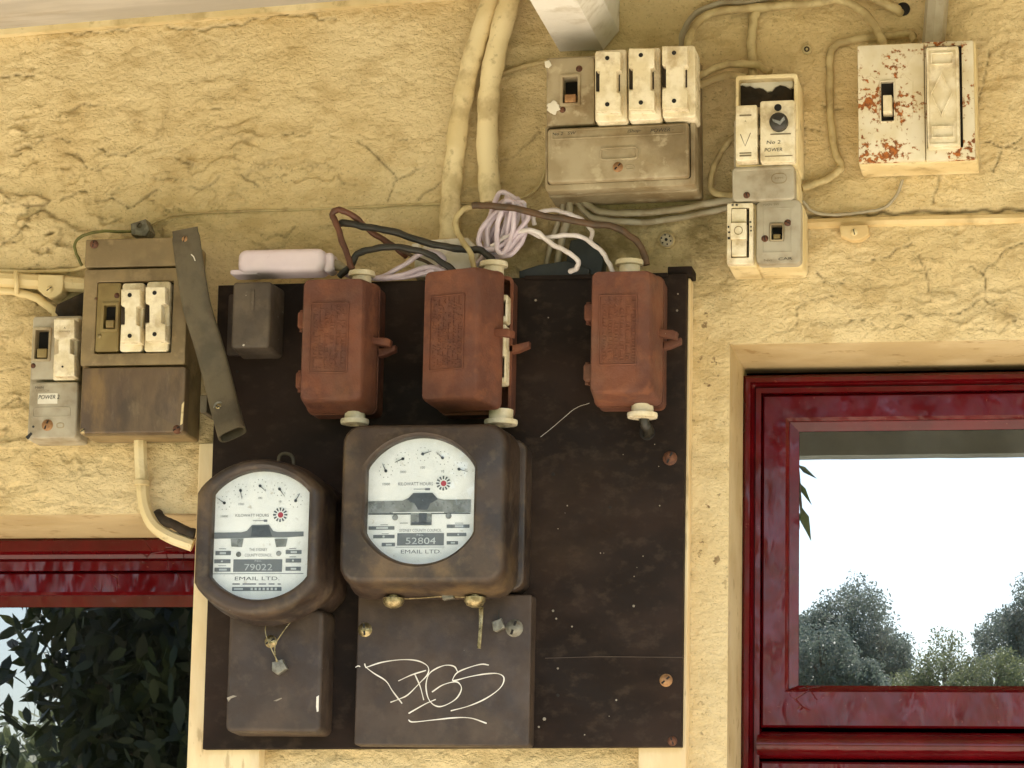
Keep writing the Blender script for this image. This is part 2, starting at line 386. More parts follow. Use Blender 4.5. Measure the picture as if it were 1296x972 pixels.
class Dev:
    """a thing mounted on the wall: an Empty at its base; parts are given in photo pixels at their own depth"""
    def __init__(s, name, label, cat, px, py, d=0, rot=0, group=None):
        s.loc = P(px, py, d); s.d = d; s.rot = R(rot)
        s.e = bpy.data.objects.new(name, None); col.objects.link(s.e); s.e.empty_display_size = .02
        s.e.location = s.loc; s.e.rotation_euler = (0, s.rot, 0); CENT[s.e.name] = np.zeros(3)
        tag(s.e, label, cat, group)
    def L(s, px, py, d):
        p = P(px, py, d)-s.loc; c, n = math.cos(s.rot), math.sin(s.rot)
        return (p.x*c-p.z*n, p.x*n+p.z*c)
    def L3(s, px, py, d):
        u, v = s.L(px, py, d); return (u, -(d-s.d), v)
    def q(s, x0, y0, x1, y1, d):
        xm, ym = (x0+x1)/2, (y0+y1)/2
        return (s.L(x0, ym, d)[0], s.L(xm, y1, d)[1], s.L(x1, ym, d)[0], s.L(xm, y0, d)[1])
    def box(s, name, m, x0, y0, x1, y1, d0, d1, r=4, b=1.2, draft=0, parent=None):
        return obj(name, MB().rbox(s.q(x0, y0, x1, y1, d1), d0-s.d, d1-s.d, r*S, b*S, draft*S), m, parent or s.e)
    def frame(s, name, m, o, i, d0, d1, r=4, ri=2, b=1, well=None, cap=False, parent=None):
        return obj(name, MB().ring(rrect(*s.q(*o, d1), r*S), rrect(*s.q(*i, d1), ri*S), d0-s.d, d1-s.d, b*S, None if well is None else well-s.d, cap), m, parent or s.e)
    def disc(s, name, m, px, py, d0, d1, r, parent=None, dome=0, b=.6, n=20):
        u, v = s.L(px, py, d1)
        return obj(name, MB().disc(u, v, d0-s.d, d1-s.d, r*S, b*S, n, dome*S), m, parent or s.e)
    def screw(s, name, m, px, py, d, r, parent=None, ang=None):
        """dome head with a groove drawn as a dark bar"""
        u, v = s.L(px, py, d); d -= s.d; mb = MB().disc(u, v, d-.002, d+.35*r*S, r*S, .3*r*S, 18, .25*r*S)
        o = obj(name, mb, m, parent or s.e)
        a = R(random.uniform(20, 160) if ang is None else ang); t = Vector((math.cos(a), math.sin(a))); n = Vector((-t.y, t.x)); z = d+.35*r*S+.22*r*S
        c = Vector((u, v)); L = [c+t*r*S*.8+n*r*S*.13, c-t*r*S*.8+n*r*S*.13, c-t*r*S*.8-n*r*S*.13, c+t*r*S*.8-n*r*S*.13]
        m2 = MB(); m2.loft([[(q.x, -(z-.0004), q.y) for q in L], [(q.x, -(z+.0001), q.y) for q in L]])
        if parent is None: obj('slot_shade', m2, 'dark_hole', o)
        return o
    def text(s, name, m, txt, px, py, d, h, w=None, rot=0, parent=None, shear=0., lift=.0003):
        v, f = text_mesh(txt, shear); a = np.array(v)
        lo, hi = a.min(0), a.max(0); sy = h*S/(hi[1]-lo[1]); sx = sy if w is None else w*S/(hi[0]-lo[0])
        u0_, v0_ = s.L(px, py, d); c, n = math.cos(R(rot)), math.sin(R(rot)); mb = MB()
        for x, y, z in v:
            x, y = (x-(lo[0]+hi[0])/2)*sx, (y-(lo[1]+hi[1])/2)*sy
            mb.v.append((u0_+x*c-y*n, -(d-s.d+lift), v0_+x*n+y*c))
        mb.f = f
        return obj(name, mb, m, parent or s.e)
    def rects(s, name, m, rl, d, parent=None, lift=.0004, r=.3):
        mb = MB()
        for (x0, y0, x1, y1) in rl: mb.rbox(s.q(x0, y0, x1, y1, d), d-s.d-.0003, d-s.d+lift, r*S, 0)
        o = obj(name, mb, m, parent or s.e)
        if len(rl) > 1: o['kind'] = 'stuff'
        return o
    def poly(s, name, m, pts, d0, d1, b=0, parent=None):
        p = [s.L(x, y, d1) for x, y in pts]
        if sum(p[i-1][0]*p[i][1]-p[i][0]*p[i-1][1] for i in range(len(p))) < 0: p = p[::-1]
        return obj(name, MB().prism(p, d0-s.d, d1-s.d, b*S), m, parent or s.e)
    def tube(s, name, m, pts, r, parent=None, sub=6, flat=1.):
        return obj(name, MB().tube(smooth([s.L3(*p) for p in pts], sub), r*S, 8, True, flat), m, parent or s.e)
def wire(name, label, cat, m, pts, r, group=None, sub=7, n=10):
    """a loose cable: its own thing; pts = (px, py, depth)"""
    p = smooth([P(*q) for q in pts], sub)
    ph = random.uniform(0, 6); k = (min(.9, .16*r+.2) if r < 8 else .3)*S
    p = [q+Vector((math.sin(i*.61+ph)+.6*math.sin(i*1.37+ph*2), .4*math.sin(i*.83+ph), math.cos(i*.53+ph)+.6*math.sin(i*1.19+ph)))*k*.6 for i, q in enumerate(p)]
    rr = [r*S*(1+.05*math.sin(i*.9+ph)+.03*math.sin(i*2.3)) for i in range(len(p))]
    return tag(obj(name, MB().tube(p, rr, n), m), label, cat, group)
# ================================================================== the setting
def plane_obj(name, verts, faces, m, kind=None, label=None, cat=None):
    mb = MB(); mb.v = [tuple(v) for v in verts]; mb.f = faces
    return tag(obj(name, mb, m), label, cat, None, kind)
plane_obj('ground', [(-400, -600, -.02), (400, -600, -.02), (400, 40, -.02), (-400, 40, -.02)], [(0, 1, 2, 3)], 'grass', 'structure')
pb = MB().box((-6, -4.6, -.3), (6, .0, .0)); tag(obj('paved_path', pb, 'concrete'), None, None, None, 'structure')

# window openings (wall plane) and frame depths
GL_R, GL_L = -.135, -.185             # glass depth (behind the wall face)
FR_R, FR_L = -.115, -.165
xr = P(922, 700, 0).x; zr = P(1110, 433, 0).z
xl = P(244, 800, 0).x; zl = P(120, 651, 0).z
OPEN_R = (xr, zr-1.05, xr+.66, zr)
OPEN_L = (xl-.66, zl-1.0, xl, zl)

# ---- rendered wall, a real relief: lumps, flaking lips and cracks
def pn(x, y, seed):
    xi, yi = np.floor(x).astype(np.int64), np.floor(y).astype(np.int64); xf, yf = x-xi, y-yi
    def g(ix, iy):
        h = (ix*374761393+iy*668265263+seed*974711) & 0xffffffff
        h = ((h ^ (h >> 13))*1274126177) & 0xffffffff; a = ((h ^ (h >> 16)) & 1023)/1023*2*np.pi
        return np.cos(a), np.sin(a)
    u, v = xf*xf*xf*(xf*(xf*6-15)+10), yf*yf*yf*(yf*(yf*6-15)+10)
    def d(ox, oy):
        a, b = g(xi+ox, yi+oy); return a*(xf-ox)+b*(yf-oy)
    return (d(0, 0)*(1-u)+d(1, 0)*u)*(1-v)+(d(0, 1)*(1-u)+d(1, 1)*u)*v
def fbm(x, y, seed, o=4, g=.5):
    t = 0; a = 1
    for k in range(o): t = t+a*pn(x*2**k, y*2**k, seed+k); a *= g
    return t
def sstep(x, a, b):
    t = np.clip((x-a)/(b-a), 0, 1); return t*t*(3-2*t)
def build_wall():
    st = .0017
    def lines(a, b, fa, fb, snaps):
        L = np.concatenate([np.linspace(a, fa, 26)[:-1], np.arange(fa, fb, st), np.linspace(fb, b, 26)])
        for s_ in snaps: L[np.argmin(abs(L-s_))] = s_
        return L
    xs = lines(-2.6, 2.6, -.6, .6, [OPEN_R[0], OPEN_R[2], OPEN_L[0], OPEN_L[2]])
    zs = lines(0, 2.75, 1.74, 2.58, [OPEN_R[1], OPEN_R[3], OPEN_L[1], OPEN_L[3]])
    X, Z = np.meshgrid(xs, zs)
    # pixel of every wall point, for placing the worn areas where the photograph has them
    dx, dy, dz = X-CAM.x, 0-CAM.y, Z-CAM.z
    dep = dx*fw.x+dy*fw.y+dz*fw.z
    PX = 648+F_PX*(dx*RT.x+dy*RT.y+dz*RT.z)/dep; PY = 486-F_PX*(dx*UP.x+dy*UP.y+dz*UP.z)/dep
    def blob(cx, cy, rx, ry): return np.exp(-(((PX-cx)/rx)**2+((PY-cy)/ry)**2))
    wx = X+.010*fbm(X*30, Z*30, 5, 3); wz = Z+.007*fbm(X*30, Z*30, 9, 3)
    rough = np.clip(1.9*blob(60, 240, 230, 120)+1.3*blob(20, 560, 150, 160)+.6*blob(330, 210, 150, 70)+.7*blob(1180, 380, 220, 80)+.35*blob(900, 330, 80, 70)+.45*blob(1230, 120, 120, 120)+.35*blob(640, 240, 150, 60), 0, 1.6)
    rough = np.clip(.13+rough, 0, 1.6)*np.clip(.75+.8*fbm(X*9, Z*9, 31, 2), .2, 1.3)
    H = .0026*fbm(X*9, Z*12, 1, 3)+.0015*fbm(wx*26, wz*50, 3, 4)+.0008*fbm(wx*90, wz*130, 13, 3)
    crack = np.zeros_like(H)
    for k, (fx, fz, amp) in enumerate(((10, 20, .0022), (23, 48, .0024), (44, 95, .0016))):
        n = fbm(wx*fx, wz*fz, 40+10*k, 3); m = np.clip(fbm(wx*fx*.8, wz*fz*.5, 80+7*k, 2)*3.6-.05, 0, 1)
        H += rough*amp*m*np.tanh(n*26)*.85
        crack = np.maximum(crack, rough*m*np.exp(-(n/.022)**2)*.42)
        H -= rough*m*.0012*np.exp(-(n/.028)**2)
    # cells of cracked render
    cs = .046; gx, gz = wx/cs, wz/cs; ix, iz = np.floor(gx).astype(np.int64), np.floor(gz).astype(np.int64)
    f1 = np.full_like(H, 9.); f2 = np.full_like(H, 9.)
    for a in (-1, 0, 1):
        for b in (-1, 0, 1):
            cx, cz = ix+a, iz+b
            h = (cx*92837111 ^ cz*689287499) & 0xffffff; jx = (h % 1009)/1009; jz = ((h//1009) % 997)/997
            dd = np.hypot(gx-cx-jx, gz-cz-jz); f2 = np.minimum(f2, np.maximum(f1, dd)); f1 = np.minimum(f1, dd)
    e = f2-f1; cm = .8*np.clip(blob(1160, 390, 260, 70)+.4*blob(1230, 160, 120, 120)+.35*blob(520, 200, 220, 120)+.3*blob(60, 250, 220, 120), 0, 1)*np.clip(fbm(X*14, Z*14, 66, 2)*3+.5, 0, 1)
    ln = np.exp(-(e/.035)**2)*cm
    H -= .0012*ln; H += .0012*cm*sstep(e, 0, .35); crack = np.maximum(crack, ln*.28)
    def poly_crack(pts, wd=1.0, dep_=.0022, sh=.5):
        nonlocal H, crack
        for (ax, ay), (bx, by) in zip(pts[:-1], pts[1:]):
            m = (PX > min(ax, bx)-14) & (PX < max(ax, bx)+14) & (PY > min(ay, by)-14) & (PY < max(ay, by)+14)
            if not m.any(): continue
            px, py = PX[m]+6*pn(X[m]*70, Z[m]*70, 3), PY[m]+6*pn(X[m]*70, Z[m]*70, 8)
            L2 = (bx-ax)**2+(by-ay)**2; t = np.clip(((px-ax)*(bx-ax)+(py-ay)*(by-ay))/L2, 0, 1)
            ds = np.hypot(px-ax-t*(bx-ax), py-ay-t*(by-ay)); gq = np.exp(-(ds/wd)**2)
            H[m] -= dep_*gq; crack[m] = np.maximum(crack[m], sh*gq)
            side = np.sign((px-ax)*(by-ay)-(py-ay)*(bx-ax)); H[m] += np.where(side > 0, .0008, -.0002)*np.exp(-(ds/7)**2)
    z6 = lambda *p: [(860+a/2.97, 250+b/2.97) for a, b in p]
    z5 = lambda *p: [(400+a/3.24, b/3.24) for a, b in p]
    z4 = lambda *p: [(a/3.04, b/3.04) for a, b in p]
    for p in (z6((310, 530), (400, 510), (435, 480), (440, 420), (470, 395)), z6((470, 380), (520, 390), (580, 365)), z6((900, 220), (930, 300), (940, 350)),
              z6((1015, 430), (1060, 435), (1100, 400), (1145, 375), (1190, 405)), z6((1085, 260), (1150, 285), (1230, 190), (1290, 180)), z6((1150, 285), (1150, 370)),
              z6((1075, 495), (1140, 495), (1205, 510), (1230, 470), (1265, 460)), z6((720, 235), (790, 220), (880, 170)), z6((520, 290), (545, 320), (620, 322)),
              z6((720, 475), (750, 505), (790, 470)), z6((640, 465), (700, 455)), z6((820, 440), (870, 435)),
              z4((0, 135), (50, 130), (240, 120), (300, 132), (490, 115), (540, 95), (640, 92)), z4((640, 100), (720, 118), (900, 95), (1060, 60), (1215, 55), (1225, 75), (1300, 75)),
              z4((360, 575), (390, 560), (430, 595), (480, 598), (545, 565)), z4((250, 590), (290, 585), (330, 640), (380, 655), (420, 635)), z4((510, 465), (530, 460), (548, 472)), z4((140, 555), (190, 530), (240, 528), (262, 542)),
              z4((0, 945), (60, 910), (150, 810)), z4((230, 765), (320, 740)), z4((370, 770), (430, 765), (490, 798), (600, 735)), z4((0, 295), (60, 292), (130, 296)), z4((920, 670), (1000, 710)), z4((1060, 905), (1100, 915), (1140, 870)),
              z4((270, 415), (330, 405), (400, 398)), z4((800, 410), (850, 418)), z4((690, 720), (760, 730), (850, 690)), z4((580, 690), (700, 685)), z4((920, 350), (955, 342)), z4((1095, 517), (1140, 505)),
              z5((330, 750), (390, 710), (440, 690)), z5((415, 825), (510, 745)), z5((170, 570), (260, 650), (330, 740), (290, 830)), z5((760, 660), (810, 640), (930, 540)), z5((330, 572), (370, 570)), z5((110, 750), (160, 760)),
              [(0, 642), (60, 646), (100, 640), (150, 644), (172, 638)], [(1180, 260), (1200, 180), (1245, 110), (1250, 60)], [(1255, 220), (1270, 190), (1296, 170)], [(1240, 180), (1296, 190)],
              [(1040, 135), (1085, 140)], [(1000, 155), (1040, 165)], [(0, 470), (30, 465)], [(0, 515), (25, 505), (36, 512)], [(905, 505), (925, 500)]):
        poly_crack(p)
    poly_crack([(1016, 273), (1100, 270), (1200, 268), (1330, 265)], 2.0, .003, .8)  # shadow line above the right conduit, put into crack colour and groove
    poly_crack([(-40, 342), (40, 343), (100, 340)], 2.0, .002, .6)  # same painted shadow line above the left conduit
    grime = np.clip(.8*blob(770, 300, 130, 45)+.5*blob(700, 300, 110, 50)+.6*blob(890, 300, 45, 70)+.55*blob(80, 375, 60, 26)+.4*blob(180, 300, 80, 30)+.35*blob(660, 120, 55, 120)+.3*blob(1040, 245, 50, 40)+.25*blob(450, 310, 200, 40), 0, 1)
    flake = np.clip(blob(895, 600, 26, 420)+.5*blob(1230, 450, 90, 12)+.5*blob(560, 960, 300, 30), 0, 1)
    inn = lambda o, g: (X > o[0]-g) & (X < o[2]+g) & (Z > o[1]-g) & (Z < o[3]+g)
    edge = np.ones_like(H)
    for o in (OPEN_R, OPEN_L):
        g = np.maximum(np.maximum(o[0]-X, X-o[2]), np.maximum(o[1]-Z, Z-o[3])); edge *= sstep(g, 0, .02)*.85+.15*(g > .0001)
    fade = sstep(.62-abs(X), -.02, .02)*sstep(Z, 1.70, 1.76)*sstep(2.62-Z, 0, .03)
    sm = 1-.8*np.clip(blob(900, 720, 30, 320), 0, 1)      # the trowelled pier beside the window is smoother
    H = H*edge*fade*sm
    # soft arris at the openings
    ny, nx = X.shape; co_ = np.stack([X, -H, Z], -1).reshape(-1, 3)
    i = np.arange(nx-1)[None, :]+np.arange(ny-1)[:, None]*nx
    mx, mz = (X[:-1, :-1]+X[1:, 1:])/2, (Z[:-1, :-1]+Z[1:, 1:])/2
    keep = np.ones_like(mx, bool)
    for o in (OPEN_R, OPEN_L): keep &= ~((mx > o[0]) & (mx < o[2]) & (mz > o[1]) & (mz < o[3]))
    i = i[keep]; quads = np.stack([i, i+1, i+nx+1, i+nx], -1)
    me = bpy.data.meshes.new('house_wall'); nq = len(quads)
    me.vertices.add(len(co_)); me.vertices.foreach_set('co', co_.ravel())
    me.loops.add(nq*4); me.loops.foreach_set('vertex_index', quads.ravel().astype(np.int32))
    me.polygons.add(nq); me.polygons.foreach_set('loop_start', np.arange(nq, dtype=np.int32)*4)
    me.polygons.foreach_set('use_smooth', np.ones(nq, bool)); me.update(calc_edges=True)
    for nm, arr in (('crack', crack*edge), ('grime', grime), ('flake', flake)):
        a = me.attributes.new(nm, 'FLOAT', 'POINT'); a.data.foreach_set('value', arr.ravel().astype(np.float32))
    me.materials.append(MATS['wall_paint'])
    o = bpy.data.objects.new('house_wall', me); col.objects.link(o); CENT[o.name] = np.zeros(3)
    return tag(o, 'cream painted rough rendered house wall carrying all the meters and fuse boxes', 'wall')
WALL = build_wall()
def reveal(op, dep):
    a, b, c, d = op; mb = MB()
    loops = [[(x, y, z) for x, z in ((a, b), (c, b), (c, d), (a, d))] for y in (0.0, .004, .03, .06, -dep+.03)]
    mb.loft(loops, False, False); return obj('window_reveal', mb, 'cream_reveal', WALL, 30)
reveal(OPEN_R, FR_R); reveal(OPEN_L, FR_L)
mb = MB().box((-2.6, .012, 0), (-.7, .2, .02))     # foot of the wall behind
# dark rooms behind the panes
def room(op, dep):
    a, b, c, d = op; mb = MB()
    o0 = [(a-.02, -dep+.06, b-.02), (c+.02, -dep+.06, b-.02), (c+.02, -dep+.06, d+.02), (a-.02, -dep+.06, d+.02)]
    o1 = [(a-.6, 2.2, b-.8), (c+.6, 2.2, b-.8), (c+.6, 2.2, d+.5), (a-.6, 2.2, d+.5)]
    mb.loft([o0, [(x, y+.001, z) for x, y, z in o1], o1], False, True)
    return mb
for op, dp in ((OPEN_R, GL_R), (OPEN_L, GL_L)):
    tag(obj('room_interior', room(op, dp), 'room_dark'), None, None, None, 'structure')

# ---- windows
def ringp(mb, steps):
    """moulded rectangular frame: steps = (x0, z0, x1, z1, depth)"""
    return mb.loft([[(x, -d, z) for x, z in ((a, b), (c, b), (c, e), (a, e))] for a, b, c, e, d in steps], False, False)
def window(op, fr, gl, label, ys, glass='window_glass'):
    """ys / xs_: edges in world metres measured from the frame's corner in view"""
    a, b, c, d = op
    e = bpy.data.objects.new('window', None); col.objects.link(e); e.location = (a, -gl, b); CENT[e.name] = np.array((a, -gl, b))
    tag(e, label, 'window')
    f1, f2, s1, s2, bt = ys['frame'], ys['frame2'], ys['sash'], ys['bead'], ys['bottom']
    zt = d; zb = ys['zb']           # upper sash bottom (glass)
    ins = lambda k: (a+k, b+.02, c-k, d-k)
    mb = MB(); g = .0012
    pr = [(0, fr-.035), (0, fr), (.003, fr+.004), (f1*.42, fr+.004), (f1*.5, fr-.002), (f1*.62, fr-.004), (f1*.72, fr-.001), (f1, fr-.001), (f1+.0006, fr-.02)]
    ringp(mb, [(a+k, b+k, c-k, d-k, dd) for k, dd in pr]); obj('frame', mb, 'red_paint', e, 30)
    sb = zb-ys['rail']             # underside of upper sash
    mb = MB(); k0 = f1+.001
    st = [(k0, 0, fr-.024), (k0, 0, fr-.008), (k0+.002, .002, fr-.006), (s1-.003, bt-.003, fr-.006), (s1, bt, fr-.009), (s1+.0005, bt+.0005, fr-.013), (s2, bt+(s2-s1)*.45, gl+.003)]
    ringp(mb, [(a+k, sb+kb, c-k, d-k, dd) for k, kb, dd in st]); obj('upper_sash', mb, 'red_paint', e, 30)
    mb = MB().box((a+s1-.004, -gl-.0015, zb-.006), (c-s1+.004, -gl+.0015, d-s1+.004)); obj('glass_pane', mb, glass, e)
    if ys.get('transom'):
        t0, t1 = ys['transom']; lo = t1-.02
        mb = MB(); L = []
        for q in range(9):
            t = math.pi*q/8; L.append((t0+(t1-t0)*q/8, fr-.006+.014*math.sin(t)))
        loops = [[(x, -dd, z) for z, dd in L]+[(x, -(fr-.03), t1), (x, -(fr-.03), t0)] for x in (a+f1*.9, c-f1*.9)]
        mb.loft(loops); obj('transom', mb, 'red_paint', e, 40)
        mb = MB(); lb = b+.02
        st = [(k0, fr-.024), (k0, fr-.004), (k0+.002, fr-.002), (s1, fr-.002), (s1+.0005, fr-.012), (s2, gl+.003)]
        ringp(mb, [(a+k, lb+k, c-k, t1-.003-(k-k0), dd) for k, dd in st]); obj('lower_sash', mb, 'red_paint', e, 30)
        mb = MB().box((a+s1-.004, -gl-.0015, lb+s1-.004), (c-s1+.004, -gl+.0015, t1-.003-(s1-k0)+.004)); obj('glass_pane', mb, glass, e)
    mb = MB().box((a-.03, .0-.05, b-.05), (c+.03, -gl+.03, b+.002)); obj('sill', mb, 'red_paint', e)
    return e
def wz(px, py, d): return P(px, py, d).z
dR = FR_R
frR = OPEN_R[3]
zR = lambda y: wz(1100, y, dR-.006)
window((OPEN_R[0], OPEN_R[1], OPEN_R[2], OPEN_R[3]-.008), FR_R, GL_R, 'red framed window reflecting white sky and trees, right of the meter board',
       dict(frame=P(962, 700, dR).x-OPEN_R[0], frame2=0, sash=P(997, 700, dR).x-OPEN_R[0], bead=P(1009, 700, dR).x-OPEN_R[0], bottom=zR(872)-zR(921),
            zb=zR(870), rail=zR(870)-zR(921), transom=(zR(927), zR(961))))
dL = FR_L; zL = lambda y: wz(120, y, dL)
window((OPEN_L[0], OPEN_L[1], OPEN_L[2]+.03, OPEN_L[3]), FR_L, GL_L, 'red framed window reflecting dark foliage, left of the round-topped meter',
       dict(frame=OPEN_L[3]-zL(722), frame2=0, sash=OPEN_L[3]-zL(752), bead=OPEN_L[3]-zL(766), bottom=.04, zb=OPEN_L[1]+.1, rail=.045), 'window_glass_dark')

# ---- verandah: ceiling boards, corner bead, outer beam, rafter
pA, pB = P(0, 41, 0), P(420, 4, 0); sl_ = (pB.z-pA.z)/(pB.x-pA.x)
zc = lambda x: pA.z+(x-pA.x)*sl_*(.9)
e = bpy.data.objects.new('verandah_roof', None); col.objects.link(e); e.location = (0, -.9, 2.6); CENT[e.name] = np.array((0, -.9, 2.6)); tag(e, None, None, None, 'structure')
def slab(y0, y1, z0, z1, xa=-3.2, xb=3.2, lift=lambda y: 0.07*y):
    mb = MB(); L = []
    for x in (xa, xb):
        L.append([(x, y0, zc(x)+z0+lift(y0)), (x, y1, zc(x)+z0+lift(y1)), (x, y1, zc(x)+z1+lift(y1)), (x, y0, zc(x)+z1+lift(y0))])
    return mb.loft(L)
for k in range(7):
    obj('ceiling_board', slab(-.012-.14*k, -.012-.14*k-.137, 0+.0, .018), 'weathered_white', e)
obj('corner_bead', slab(.0, -.013, -.006, .012), 'cream_paint', e)
obj('roof_sheet', slab(.3, -1.06, .06, .085), 'weathered_white', e)
zbeam = REF(1150, 581, 1.03-GL_R, GL_R).z
mb = MB().box((-3.3, -1.03, zbeam), (3.3, -.995, zbeam+.11)); obj('verandah_beam', mb, 'beam_grey', e)
# rafter coming out over the fuse box
rd = bpy.data.objects.new('rafter', None); col.objects.link(rd)
a_, b_, c_ = P(709, 67, 0), P(764, 63, 0), P(784, 40, 0)
mb = MB(); sec = [(a_.x, (a_.z+b_.z)/2), (b_.x, (a_.z+b_.z)/2), (c_.x, c_.z), (c_.x, c_.z+.14), (a_.x, c_.z+.14)]
ys_ = [-.002, -.25, -.5, -.75, -.99]
mb.loft([[(x, y, z) for x, z in off(sec, .0)] for y in ys_])
bpy.data.objects.remove(rd)
ro = tag(obj('rafter', mb, 'rafter_white'), 'white painted timber rafter end above the grey three fuse box', 'rafter')
# ================================================================== meter board
bd = .034
B = Dev('meter_board', 'large dark brown board with three rusty fuse boxes and two meters on it', 'meter board', 565, 945, 0)
tl, tr, br, bl = B.L(276, 361, bd), B.L(869, 346, bd), B.L(862, 945, bd), B.L(256, 948, bd)
BOARD = obj('panel', MB().prism([tl, bl, br, tr], .021, bd, .0012), 'board', B.e)
for x0, x1, y0 in ((243, 334, 560), (811, 871, 352)):
    q = B.q(x0, y0, x1, 1010, .02); obj('batten', MB().rbox(q, .0005, .0195, .002, .0015), 'cream_timber', B.e)
q = B.q(845, 337, 876, 348, .03); obj('top_cleat', MB().rbox(q, .001, .03, .001, .0008), 'board', B.e)
q = B.q(664, 347, 845, 352, .036); obj('top_lip', MB().rbox(q, .02, .0365, .001, .0005), 'board', B.e)
for x, y, r in ((848, 580, 9), (843, 861, 8), (851, 938, 6)): B.screw('board_screw', 'copper_screw' if r == 8 else 'rusty_screw', x, y, bd, r)
u, v = B.L(818, 548, bd); B.disc('cable_hole', 'dark_hole', 819, 547, bd-.004, bd+.0004, 10)
mb = MB()
pts = [(c[0], -(bd+.0004), c[1]) for c in (B.L(x, y, bd) for x, y in ((690, 833), (760, 831), (866, 832)))]
mb.tube(pts, .0004, 6); obj('board_joint', mb, 'bakelite_cover', B.e)

fk = MB(); fr_ = random.Random(9)
for x, y, r in [(678, 380, 1.6), (857, 393, 1.5), (858, 372, 1.1), (700, 773, 1.6), (802, 767, 1.7), (724, 793, 1.2), (704, 783, 1.3), (780, 886, 1.3), (689, 910, 2.2), (682, 920, 1.4), (706, 846, 1.4), (694, 402, .9), (718, 640, 1), (760, 700, .8), (835, 640, .9), (740, 930, .9)]+[(fr_.uniform(690, 850), fr_.uniform(560, 935), fr_.uniform(.4, .9)) for _ in range(10)]:
    u, v = B.L(x, y, bd); fk.disc(u, v, bd-.0004, bd+.0004, r*S, .1*S, 6)
obj('paint_flecks', fk, 'scuff', B.e)['kind'] = 'stuff'
for x, y, r in ((700, 600, 2.2), (772, 642, 1.8), (706, 880, 2), (300, 470, 2)): B.disc('old_screw_hole', 'dark_hole', x, y, bd-.003, bd+.0003, r, b=.1)
# ---- meters
def resample(pts, n, c):
    o = []
    for k in range(n):
        t = 2*math.pi*k/n; dx, dy = math.cos(t), math.sin(t); best = None
        for (ax, ay), (bx, by) in zip(pts, pts[1:]+pts[:1]):
            ex, ey = bx-ax, by-ay; den = dx*ey-dy*ex
            if abs(den) < 1e-12: continue
            s_ = ((ax-c[0])*ey-(ay-c[1])*ex)/den; q_ = ((ax-c[0])*dy-(ay-c[1])*dx)/den
            if s_ > 0 and -1e-6 <= q_ <= 1+1e-6 and (best is None or s_ > best): best = s_
        o.append((c[0]+dx*best, c[1]+dy*best))
    return o
def dial(D, zf, org, sc, hubs, test, dd, face):
    """printed dial: pointers, ticks, test wheel; zf maps zoom coords to pixels"""
    z = lambda a, b: (org[0]+a/sc, org[1]+b/sc)
    ticks = MB()
    for (hx, hy), (tx, ty) in hubs:
        h, t = z(hx, hy), z(tx, ty); a, b = Vector(D.L(*h, dd)), Vector(D.L(*t, dd))
        mb = MB(); mb.disc(a.x, a.y, dd-D.d, dd-D.d+.0012, 1.8*S, .2*S, 14)
        w_ = (b-a).normalized(); n_ = Vector((-w_.y, w_.x))*.6*S
        bk = a-w_*2*S
        mb.loft([[(q.x, -(dd-D.d+h_), q.y) for q in (bk+n_, bk-n_, b-n_*.25, b+n_*.25)] for h_ in (.0006, .0012)])
        obj('pointer', mb, 'dial_ink', face)
        for k in range(10):
            t_ = 2*math.pi*k/10; c_ = a+Vector((math.cos(t_), math.sin(t_)))*8.2*S
            ticks.disc(c_.x, c_.y, dd-D.d-.0002, dd-D.d+.0003, .55*S, .05*S, 6)
    obj('dial_ticks', ticks, 'dial_faint_ink', face)
    c = z(*test); a = Vector(D.L(*c, dd)); wheel = D.disc('test_wheel', 'dial_white', *c, dd, dd+.0006, 9.4, face, b=.1, n=28)
    mb = MB()
    for k in range(12):
        t_ = 2*math.pi*k/12; w_ = Vector((math.cos(t_), math.sin(t_))); n_ = Vector((-w_.y, w_.x))*1.1*S
        p0, p1 = a+w_*5*S, a+w_*8.8*S
        mb.loft([[(q.x, -(dd-D.d+h_), q.y) for q in (p0-n_*.6, p1-n_, p1+n_, p0+n_*.6)] for h_ in (.0005, .001)])
    obj('wheel_marks', mb, 'dial_ink', wheel)
    D.disc('wheel_centre', 'dial_red', *c, dd, dd+.0011, 3.4, wheel, b=.1)
    return z
# round-topped meter
M1 = Dev('round_meter', 'round-topped brown electricity meter with white dial reading number 79022', 'meter', 345, 935, bd+.0005)
f, bk = .135, bd
c1 = M1.L(324, 679, f); w1 = M1.L(327, 675.5, f)
oo, ii = cutround(*c1, 96*S, 77.5*S, 72), cutround(*w1, 79*S, 60*S, 72)
o_ = lambda k: off(oo, -k*S)
mb = MB(); L = []
for pts, d in ((o_(5), bk), (o_(5), bk+.016), (o_(3), bk+.02), (o_(2.2), .082), (o_(5.5), .084), (o_(6), .092), (o_(3), .095), (o_(1.5), f-.012), (o_(0), f-.006), (off(oo, 3*S), f-.0015), (off(oo, 7*S), f), (off(ii, -5*S), f-.0005), (off(ii, -2*S), f-.002), (off(ii, -.6*S), f-.005), (ii, f-.013)):
    L.append(mb.lp(pts, d-M1.d))
mb.loft(L, True, False); CASE1 = obj('case', mb, 'bakelite_dark', M1.e, 45)
dd = f-.0125
face = obj('dial_plate', MB().prism(off(ii, -2*S), dd-.004-M1.d, dd-M1.d), 'dial_white', M1.e)
hubs = [((200, 290), (155, 260)), ((305, 210), (315, 265)), ((432, 180), (470, 215)), ((558, 200), (592, 248)), ((662, 275), (690, 230))]
z = dial(M1, None, (245, 580), 5.12, hubs, (563, 367), dd, face)
zr_ = lambda a, b, c, d: (*z(a, b), *z(c, d))
M1.text('lettering', 'dial_faint_ink', 'KILOWATT HOURS', *z(380, 370), dd, 3.6, 42, parent=face)
